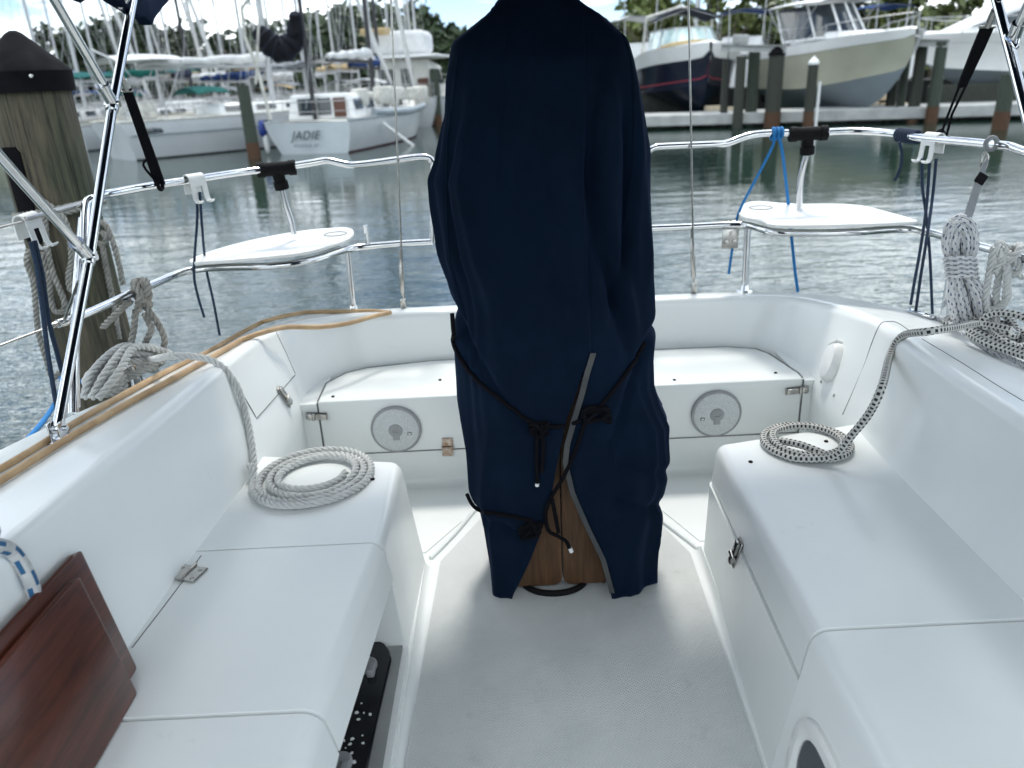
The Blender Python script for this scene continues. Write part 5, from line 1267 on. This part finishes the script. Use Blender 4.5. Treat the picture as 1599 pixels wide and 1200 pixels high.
# ---- moored sailboats filling the left half
rnd = random.Random(5)
specs = [  # mast px, distance, yaw, length, cover, canopy, spar, label
    (66, 40, 60, 10, 'bluecanvas', None, 'alu', 'small white sailboat with a blue sail cover at the far left'),
    (122, 37, 75, 10.5, 'whitecanvas', 'whitecanvas', 'alu', 'white sailboat with a white bimini behind the bow of the nearest piling'),
    (152, 45, 95, 11, 'bluecanvas', 'bluecanvas', 'alu', 'sailboat with blue bimini and blue sail cover behind the long white sloop'),
    (244, 38, 65, 10, 'green', 'green', 'alu', 'sailboat with green sail cover and green bimini behind the long white sloop'),
    (271, 47, 85, 11.5, 'whitecanvas', None, 'alu', 'distant bare decked sailboat with a tall white mast, left of a black mast'),
    (296, 42, 100, 11, 'blackcanvas', None, 'darkspar', 'sailboat with a black mast behind the long white sloop'),
    (331, 50, 80, 10.5, 'tancanvas', 'tancanvas', 'alu', 'distant sailboat with a tan bimini behind the long sloop'),
    (386, 41, 78, 11, 'bluecanvas', 'whitecanvas', 'alu', 'sailboat with a blue sail cover and white bimini left of the ketch davits'),
    (430, 52, 90, 10, 'greycanvas', None, 'alu', 'distant sailboat with a grey sail cover behind the ketch davits'),
    (476, 43, 72, 11, 'greycanvas', 'greycanvas', 'alu', 'sailboat with a grey bimini directly behind the pale blue stern'),
    (506, 54, 95, 10.5, 'whitecanvas', None, 'alu', 'distant sailboat with a white sail cover, left of the black sail'),
    (524, 48, 88, 11, 'tancanvas', None, 'alu', 'distant sailboat with a tan sail cover behind the black sail'),
    (594, 38, 80, 10.5, 'bluecanvas', 'whitecanvas', 'darkspar', 'sailboat with a dark mast and white bimini, right of the black sail'),
    (96, 48, 82, 10.5, 'greycanvas', 'bluecanvas', 'alu', 'distant sailboat with blue bimini and grey sail cover beside the big piling cap'),
    (190, 50, 70, 11, 'green', 'whitecanvas', 'alu', 'distant sailboat with a green sail cover and white bimini behind the left steel tube'),
    (222, 53, 92, 11.5, 'whitecanvas', 'bluecanvas', 'alu', 'distant sailboat with a blue bimini and white sail cover, left of the green covered boat'),
    (352, 46, 66, 10, 'whitecanvas', 'green', 'alu', 'distant sailboat with a green bimini right behind the mast of the long sloop'),
    (408, 55, 86, 11, 'bluecanvas', None, 'alu', 'farthest sailboat with a blue sail cover, beside the ketch davits'),
    (456, 50, 80, 10.5, 'whitecanvas', 'tancanvas', 'alu', 'distant sailboat with a tan bimini above the pale blue transom'),
    (560, 46, 76, 10.5, 'tancanvas', 'greycanvas', 'alu', 'sailboat with a grey bimini and tan sail cover right behind the ketch doghouse'),
    (640, 53, 92, 11, 'greycanvas', None, 'alu', 'distant sailboat with a grey sail cover behind the trawler flybridge'),
    (612, 50, 84, 11, 'whitecanvas', None, 'alu', 'distant sailboat with a pale mast just left of the trawler'),
]
for mp_, yy, yaw, Lh, cov_c, can_c, spar, lab in specs:
    xm = .55 * Lh; mpos = PY(mp_, 118, yy); d = V((math.cos(R(yaw)), math.sin(R(yaw)), 0)); s0 = mpos - d * xm
    b = place('sailboat', (s0.x, s0.y), yaw, lab, 'sailboat', group='sailboats moored across the harbour')
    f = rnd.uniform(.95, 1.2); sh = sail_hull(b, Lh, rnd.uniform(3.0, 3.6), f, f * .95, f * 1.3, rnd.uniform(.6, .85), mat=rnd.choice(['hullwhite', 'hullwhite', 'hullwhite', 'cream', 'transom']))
    cabin(b, Lh * .33, Lh * .72, 1.05, .7, f, .48, nwin=3); rig(b, xm, f + .4, rnd.uniform(12, 15), Lh * .38, cov_c, Lh, bz=rnd.uniform(1.0, 1.3), bow_z=f * 1.3, mat=spar, jib='whitecanvas', fur=rnd.random() < .2, mr=.085 if yy < 45 else .065)
    if can_c: canopy(b, .5, 2.5, 1.2, f + rnd.uniform(1.7, 2.0), .2, can_c, True, f, 'bimini'); canopy(b, Lh * .28, Lh * .38, 1.05, f + .95, .2, can_c, False, f, 'dodger')
    lifelines(b, sh, 6)
# ---- powerboats on lifts at the right
def bowat(px, py_, y, yaw, Lh): p = PY(px, py_, y); d = V((math.cos(R(yaw)), math.sin(R(yaw)), 0)); s = p - d * Lh; return (s.x, s.y)
D = place('motor_boat', bowat(1109, 100, 30.6, -93, 9.4), -93, 'navy hulled motor boat with white gunwales and a dark bimini, raised on a lift', 'motor boat', z=-.50)
sh = power_hull(D, 9.4, 4.0, 2.55, 'hullnavy', 'hullnavy', 'hullwhite', .34, 'hullwhite', 'bootred', cr=.16, kp=5)
m = MB(); rg = []
for x, w_, z in ((3.0, 1.42, 2.30), (4.9, 1.30, 2.42), (6.0, .75, 2.55), (6.25, .05, 2.6)): rg.append((x, w_, z))
pl = [V((2.6, -1.40, 2.35)), V((4.9, -1.22, 2.5)), V((5.8, -.65, 2.58)), V((6.0, 0, 2.6)), V((5.8, .65, 2.58)), V((4.9, 1.22, 2.5)), V((2.6, 1.40, 2.35))]
m.loft([pl, [V((p.x - .75, p.y * .88, 3.28)) for p in pl]], closed=False, cap=False); wsD = m.build('windscreen', 'paleglass', D, world=False)
m = MB(); m.tube([V((p.x - .75, p.y * .88, 3.28)) for p in pl], .035, 6)
for p in pl[1:6]: m.tube([p, V((p.x - .75, p.y * .88, 3.28))], .03, 6)
m.build('windscreen_frame', 'alu', wsD, world=False)
m = MB(); m.tube(spl([V((3.0, -1.5, 2.3)), V((5.2, -1.0, 2.62)), V((6.2, 0, 2.72)), V((5.2, 1.0, 2.62)), V((3.0, 1.5, 2.3))], 6), .08, 6); m.build('bow_cushion', 'tancanvas', D, world=False)
canopy(D, 1.2, 4.6, 1.35, 3.62, .42, 'blackcanvas', True, 2.3, 'bimini')
m = MB(); m.tube([V((1.4, -1.55, 2.2)), V((2.2, -1.45, 3.9)), V((2.4, 0, 4.25)), V((2.2, 1.45, 3.9)), V((1.4, 1.55, 2.2))], .07, 8); m.build('wake_arch', 'clutter', D, world=False)
m = MB(); m.tube([V((8.7, 0, 2.5)), V((8.75, 0, 2.2)), V((8.35, 0, 1.3)), V((8.25, 0, 1.05))], [.05, .06, .05, .1], 8); m.build('anchor', 'alu', D, world=False)
m = MB(); m.box((-.25, 0, .75), (.6, .7, 1.5), .2, 3); m.build('outdrive', 'blackpanel', D, world=False)
Eb = place('motor_boat', bowat(1430, 62, 26.6, -76, 7.3), -76, 'big cream hulled cabin cruiser with a white hardtop, bow to the right on a lift', 'motor boat', z=-.42)
sh = power_hull(Eb, 9.4, 3.3, 3.05, 'cream', 'hullgrey', 'hullwhite', .22, 'hullwhite', cr=.26, kp=3.2); bowrail(Eb, sh, .6, .45)
m = MB(); m.hexa([(2.6, -1.35, 2.5), (7.4, -.62, 2.75), (7.4, .62, 2.75), (2.6, 1.35, 2.5), (2.7, -1.25, 3.3), (6.9, -.55, 3.15), (6.9, .55, 3.15), (2.7, 1.25, 3.3)], .14, 3); m.build('foredeck_cabin', 'hullwhite', Eb, world=False)
pl = [V((2.2, -1.38, 2.9)), V((4.4, -1.15, 2.98)), V((5.5, -.6, 3.02)), V((5.7, 0, 3.04)), V((5.5, .6, 3.02)), V((4.4, 1.15, 2.98)), V((2.2, 1.38, 2.9))]
m = MB(); m.loft([pl, [V((p.x - 1.1, p.y * .84, 4.35)) for p in pl]], closed=False, cap=False); ws_ = m.build('windscreen', 'glass', Eb, world=False)
m = MB()
for p in pl: m.tube([p, V((p.x - 1.1, p.y * .84, 4.35))], .05, 6)
m.tube(pl, .05, 6); m.tube([V((p.x - .5, p.y * .93, 3.45)) for p in pl], .03, 6); m.build('windscreen_frame', 'hullwhite', ws_, world=False)
canopy(Eb, .8, 5.0, 1.5, 4.36, .22, 'hullwhite', True, 2.6, 'hardtop')
m = MB(); m.tube([V((9.3, 0, 2.8)), V((9.6, 0, 2.75)), V((9.45, 0, 2.3))], .06, 8); m.build('anchor', 'alu', Eb, world=False)
m = MB(); m.box((-.3, -.55, 1.0), (.6, .5, 1.6), .2, 3); m.box((-.3, .55, 1.0), (.6, .5, 1.6), .2, 3); m.build('outboard', 'blackpanel', Eb, world=False)
for ch in Eb.children: ch.scale = (7.3 / 9.4, .84, .82)
Fb = place('motor_boat', bowat(1430, 62, 29.5, -170, 11.5), -170, 'white express cruiser with a long black side window at the right edge', 'motor boat', z=-.25)
sh = power_hull(Fb, 11.5, 3.7, 2.2, 'hullwhite', 'hullgrey', 'hullwhite', .25, 'hullwhite', cr=.25); bowrail(Fb, sh, .55, .4)
m = MB(); m.hexa([(1.5, -1.5, 1.95), (10.6, -.55, 2.2), (10.6, .55, 2.2), (1.5, 1.5, 1.95), (1.6, -1.25, 4.3), (7.4, -.85, 3.3), (7.4, .85, 3.3), (1.6, 1.25, 4.3)], .15, 3); cF = m.build('cabin', 'hullwhite', Fb, world=False)
for sg in (1, -1):
    g = MB(); q = [V((1.7, sg * 1.50, 2.6)), V((9.9, sg * .63, 2.38)), V((7.6, sg * .93, 3.0)), V((1.7, sg * 1.36, 3.75))]; g.prism(q, (0, .03 * sg, 0)); g.build('window', 'glass', cF, world=False)
    for x in (5.8, 6.7): g = MB(); g.box((x, sg * sh(x / 11.5)[1] * .97, 1.75), (.42, .14, .22), .06); g.build('portlight', 'glass', Fb, world=False)
# ---- dock, lifts and piles on the right
dk = tag(empty('dock', (3, 30.2, WZ)), 'long low grey dock under the raised motor boats on the right', 'dock')
a = V((1.5, 30.6, 0)); b = V((24, 24.4, 0)); dd = (b - a).normalized(); dn_ = V((-dd.y, dd.x, 0))
m = MB(); rot = Matrix((dd, dn_, V((0, 0, 1)))).transposed(); m.box((a + b) / 2 + dn_ * 1.0 + V((0, 0, WZ + .30)), ((b - a).length, 2.0, .38), .03, 1, rot); m.build('dock_deck', 'dockpale', dk)
m = MB()
for i in range(20):
    p = a.lerp(b, (i + .5) / 20); m.box(p + dn_ * .7 + V((0, 0, WZ - .2)), (.22, .22, .9), .02, 1, rot)
tag(m.build('dock_leg', 'darkpile', dk), kind='stuff')
def pile(px, y, ztop_px, r, mat, label, cap=None, foot=False, group='wooden piles standing along the dock', pipe=False):
    p = PY(px, 118, y); zt = PY(px, ztop_px, y).z; rt = tag(empty('mooring_pile', (p.x, p.y, WZ)), label, 'pile', group)
    m = MB(); pcyl(m, p, r * 1.08, r, WZ - .6, zt, 14, 6, .01, px); m.build('timber', mat, rt)
    if cap: m = MB(); m.lathe([(r * 1.12, zt - .06), (r * 1.12, zt + .02), (.02, zt + r * 1.2)], (p.x, p.y, 0), (0, 0, 1), 14); m.build('pile_cap', cap, rt)
    if foot: m = MB(); pcyl(m, p, r * 1.12, r * 1.09, WZ - .5, WZ + .5, 14, 3, .01, px); m.build('pile_foot', 'orangepile', rt)
    if pipe: m = MB(); m.tube([V((p.x + r + .06, p.y - .1, WZ)), V((p.x + r + .06, p.y - .1, zt - .6))], .05, 8); m.build('conduit', 'hullwhite', rt)
pile(376, 25.6, 134, .19, 'palepile', 'grey wooden pile before the bow of the long white sloop', None, True, 'wooden piles standing alone in the water')
pile(678, 39, 108, .2, 'palepile', 'wooden pile beside the trawler, left edge of the cover', None, True, 'wooden piles standing alone in the water')
pile(1133, 29.3, 92, .13, 'darkpile', 'thin dark pile right of the navy motor boat bow')
pile(1156, 28.6, 88, .17, 'darkpile', 'dark pile of the pair left of the grey lift beam')
pile(1176, 29.0, 74, .2, 'palepile', 'green grey pile of the pair under the lift beam')
pile(1211, 28.2, 84, .26, 'darkpile', 'thickest dark pile, just left of the cream cabin cruiser', 'pilecap', True)
pile(1269, 27.3, 98, .16, 'darkpile', 'dark pile with a white cap in front of the cream cabin cruiser', 'hullwhite', True, pipe=True)
pile(1396, 28.4, 88, .16, 'darkpile', 'dark pile right of the cream cruiser stem')
pile(1412, 28.0, 86, .14, 'palepile', 'slim pale pile under the right lift beam')
pile(1434, 27.4, 68, .18, 'darkpile', 'dark pile below the left end of the right lift beam', None, True)
pile(1464, 26.8, 66, .18, 'palepile', 'green pile below the right end of the right lift beam', None, True)
pile(1576, 23.0, 116, .2, 'palepile', 'leaning looking pale pile with rusty foot near the right edge', None, True)
def lift(px0, px1, y0, y1, pz, label):
    A_ = PY(px0, pz, y0); B_ = PY(px1, pz + 2, y1); rt = tag(empty('boat_lift', (A_.x, A_.y, WZ)), label, 'boat lift', 'boat lifts along the dock'); d = (B_ - A_); ln_ = d.length; d.normalize(); n = V((-d.y, d.x, 0)).normalized(); rot = Matrix((d, n, d.cross(n))).transposed(); m = MB()
    c = (A_ + B_) / 2; m.box(c + V((0, 0, .1)), (ln_, .2, .03), 0, 1, rot); m.box(c - V((0, 0, .1)), (ln_, .2, .03), 0, 1, rot); m.box(c, (ln_, .03, .2), 0, 1, rot); m.build('lift_beam', 'dockpale', rt)
    m = MB(); m.box(A_.lerp(B_, .3) + V((0, 0, .28)), (.5, .35, .3), .04, 2, rot); m.build('lift_motor', 'dockpale', rt)
    for t in (.12, .88):
        m = MB(); p = A_.lerp(B_, t); m.tube([p, V((p.x, p.y, WZ + .3))], .02, 6); m.build('lift_cable', 'darkspar', rt)
    return rt
lift(1126, 1228, 29.0, 28.0, 75, 'grey steel boat lift beam between the navy boat and the cream cruiser')
lr_ = lift(1404, 1482, 27.6, 26.6, 66, 'grey steel boat lift beam between the cream cruiser and the white cruiser')
m = MB(); p0 = PY(1450, 148, 29.6); p1 = PY(1640, 146, 29.2); rot = Matrix.Rotation(math.atan2(p1.y - p0.y, p1.x - p0.x), 3, 'Z'); m.box((p0 + p1) / 2, ((p1 - p0).length, .5, .75), .05, 1, rot); m.build('shadow_beam', 'darkpile', lr_)  # dark beam added in place of the shadow under the white cruiser
for px0, px1, y, py0, py1 in ((1048, 1068, 31.8, 163, 176),):
    pass
for i, (px0, px1, py_) in enumerate(((1102, 1128, 170), (1132, 1150, 172), (1160, 1204, 178), (1338, 1362, 153), (1366, 1380, 152), (1334, 1368, 164), (1378, 1412, 166))):
    m = MB(); p0 = PY(px0, py_, 31.5 - i * .35); p1 = PY(px1, py_, 31.5 - i * .35); m.box((p0 + p1) / 2, ((p1 - p0).length, .5, .22), .03)
    thing(m, 'dock_box', 'buff', ['buff box left of the thin dark pile', 'small buff box right of the thin dark pile', 'long buff box beside the thickest dark pile', 'pale box under the cream cruiser stem', 'small pale box right of the cream stem', 'low pale plank box under the cream cruiser', 'low buff box left of the right lift piles'][i], 'dock box', 'buff boxes and boards on the dock')
m = MB(); rgw = []  # dark wall added to fill the shaded gaps under the raised boats
for i in range(16):
    p = V((1.0 + 2.0 * i, 36.5 - .33 * i, 0)); rgw.append([p + V((0, 0, WZ - .5)), p + V((0, .02, .35)), p + V((0, .5, .38)), p + V((0, .5, WZ - .5))])
m.loft(rgw); tag(m.build('shade_wall', 'shade_wall'), 'dark wall added for the shaded gaps behind the raised motor boats', 'wall')
# more boats behind the right-hand lifts
for px, yy, yaw, Lh, lab, cc_ in ((1010, 44, 100, 9, 'distant white motor boat with a raised white top behind the navy boat', 'whitecanvas'), (1165, 42, 80, 8.5, 'distant white motor boat behind the pair of piles', 'bluecanvas'), (1400, 44, 95, 9, 'distant white motor boat with a blue cover behind the cream stem', 'bluecanvas')):
    p = PY(px, 118, yy); b = place('motor_boat', (p.x, p.y), yaw, lab, 'motor boat', z=-.2); sh = power_hull(b, Lh, 2.9, 2.0, 'hullwhite', 'hullgrey', 'hullwhite', .25)
    cabin(b, 2.5, 6.5, 1.2, .8, 1.95, .9, nwin=3); canopy(b, 1, 4.2, 1.25, 3.9, .2, cc_, True, 2.0, 'hardtop')
    m = MB(); m.tube([V((1.2, .8, 2)), V((1.0, 1.0, 7.5))], .035, 6); m.tube([V((1.2, -.8, 2)), V((1.0, -1.0, 7.0))], .035, 6); m.build('outrigger', 'alu', b, world=False)
for px, yy, lab in ((1085, 46, 'pale bare mast rising behind the navy motor boat'), (1235, 47, 'pale bare mast rising behind the thickest dark pile')):
    p = PY(px, 118, yy); b = place('sailboat', (p.x - 1.5, p.y - 5.5), 75, 'white sailboat with a ' + lab, 'sailboat', group='sailboats moored across the harbour')
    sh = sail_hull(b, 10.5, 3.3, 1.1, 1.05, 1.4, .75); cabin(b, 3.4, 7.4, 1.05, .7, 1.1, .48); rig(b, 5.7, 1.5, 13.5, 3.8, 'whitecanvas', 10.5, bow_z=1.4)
# ---- far shore and its trees
m = MB(); rg = []
for i in range(61):
    x = -120 + 4 * i; y0 = 56 + 2.5 * noise.noise(V((x * .05, 0, 3)))
    rg.append([V((x, y0, -1.2)), V((x, y0 + 1.2, -.5)), V((x, y0 + 6, -.1 + .2 * noise.noise(V((x * .1, 2, 0))))), V((x, y0 + 60, .3)), V((x, y0 + 400, .5))])
m.loft(rg, closed=False, cap=False); tag(m.build('shore', 'soil', smooth=60), kind='structure')
def crown_mesh(seed, H, W, n, pal):
    rn = random.Random(seed); m = MB(); cl = []
    for i in range(26):
        a = rn.uniform(0, 6.28); r = W * .5 * math.sqrt(rn.random()); z = H * rn.uniform(.10, .95); r *= 1.15 - .75 * max(0, z / H - .35)
        cl.append((V((r * math.cos(a), r * math.sin(a), z)), rn.uniform(.45, 1.0) * W * .2))
    for i in range(n):
        c, rr = rn.choice(cl); d = V((rn.gauss(0, 1), rn.gauss(0, 1), rn.gauss(0, .75))).normalized() * rr * rn.random() ** .45; p = c + d
        s = rn.uniform(.22, .46); u = V((rn.gauss(0, 1), rn.gauss(0, 1), rn.gauss(0, .6))).normalized(); w = u.orthogonal().normalized(); w.rotate(Matrix.Rotation(rn.uniform(0, 6.3), 3, u))
        m.add([p + u * s, p + w * s * .55, p - u * s, p - w * s * .55], [(0, 1, 2, 3)])
    return m
def tree(loc, seed, H, W, n, leafmat, name, label, cat, group):
    rt = tag(empty(name, loc), label, cat, group); rn = random.Random(seed + 99)
    m = crown_mesh(seed, H, W, n, 0); m.build('crown', leafmat, rt, world=False, smooth=0)
    t = MB(); t.tube([V((0, 0, -.6)), V((.1, .05, H * .3)), V((-.05, .1, H * .62))], [.17, .13, .06], 8)
    for i in range(5):
        a = rn.uniform(0, 6.3); z = H * rn.uniform(.22, .5); t.tube([V((0, 0, z)), V((W * .2 * math.cos(a), W * .2 * math.sin(a), z + H * .16)), V((W * .36 * math.cos(a), W * .36 * math.sin(a), z + H * .28))], [.07, .05, .02], 6)
    t.build('trunk', 'bark', rt, world=False); return rt
protos = [tree((0, 0, 0), 40 + i, 5.4 + .3 * i, 7.4, 3000, 'leaf', 'shore_tree', 'dark green bushy tree in the unbroken row lining the far shore', 'tree', 'trees lining the far shore') for i in range(5)]
def copy_tree(o):
    c = o.copy(); COL.objects.link(c)
    for ch in o.children: d = ch.copy(); COL.objects.link(d); d.parent = c
    return c
rn = random.Random(77); k = 0
for row, (yy, stp) in enumerate(((60, 4.2), (66, 4.6))):
    x = -56 + row * 2
    while x < 48:
        src = protos[k % 5]; o = src if k < 5 else copy_tree(src); k += 1
        sc_ = rn.uniform(.78, 1.08) * (1.0 if row == 0 else 1.08); o.location = (x + rn.uniform(-1, 1), yy + rn.uniform(-1.5, 1.5), -.2); o.rotation_euler.z = rn.uniform(0, 6.3); o.scale = (sc_, sc_, sc_ * rn.uniform(.85, 1.05) * (1 if o.location.x < 2 else .72))
        x += stp * rn.uniform(.65, 1.0)
for i, (px, yy, H, lab) in enumerate(((1140, 49, 6.6, 'yellow green tree behind the pair of piles'), (1215, 52, 7.2, 'tall yellow green tree behind the thickest dark pile'), (1395, 50, 5.4, 'low yellow green bush showing over the blue covered boat'), (1450, 53, 7.0, 'yellow green tree behind the white express cruiser'), (1010, 52, 6.8, 'pale green tree directly right of the cover'))):
    p = PY(px, 118, yy); tree((p.x, p.y, -.4), 60 + i, H, 5.0, 1700, 'leafpale', 'shore_tree', lab, 'tree', None)
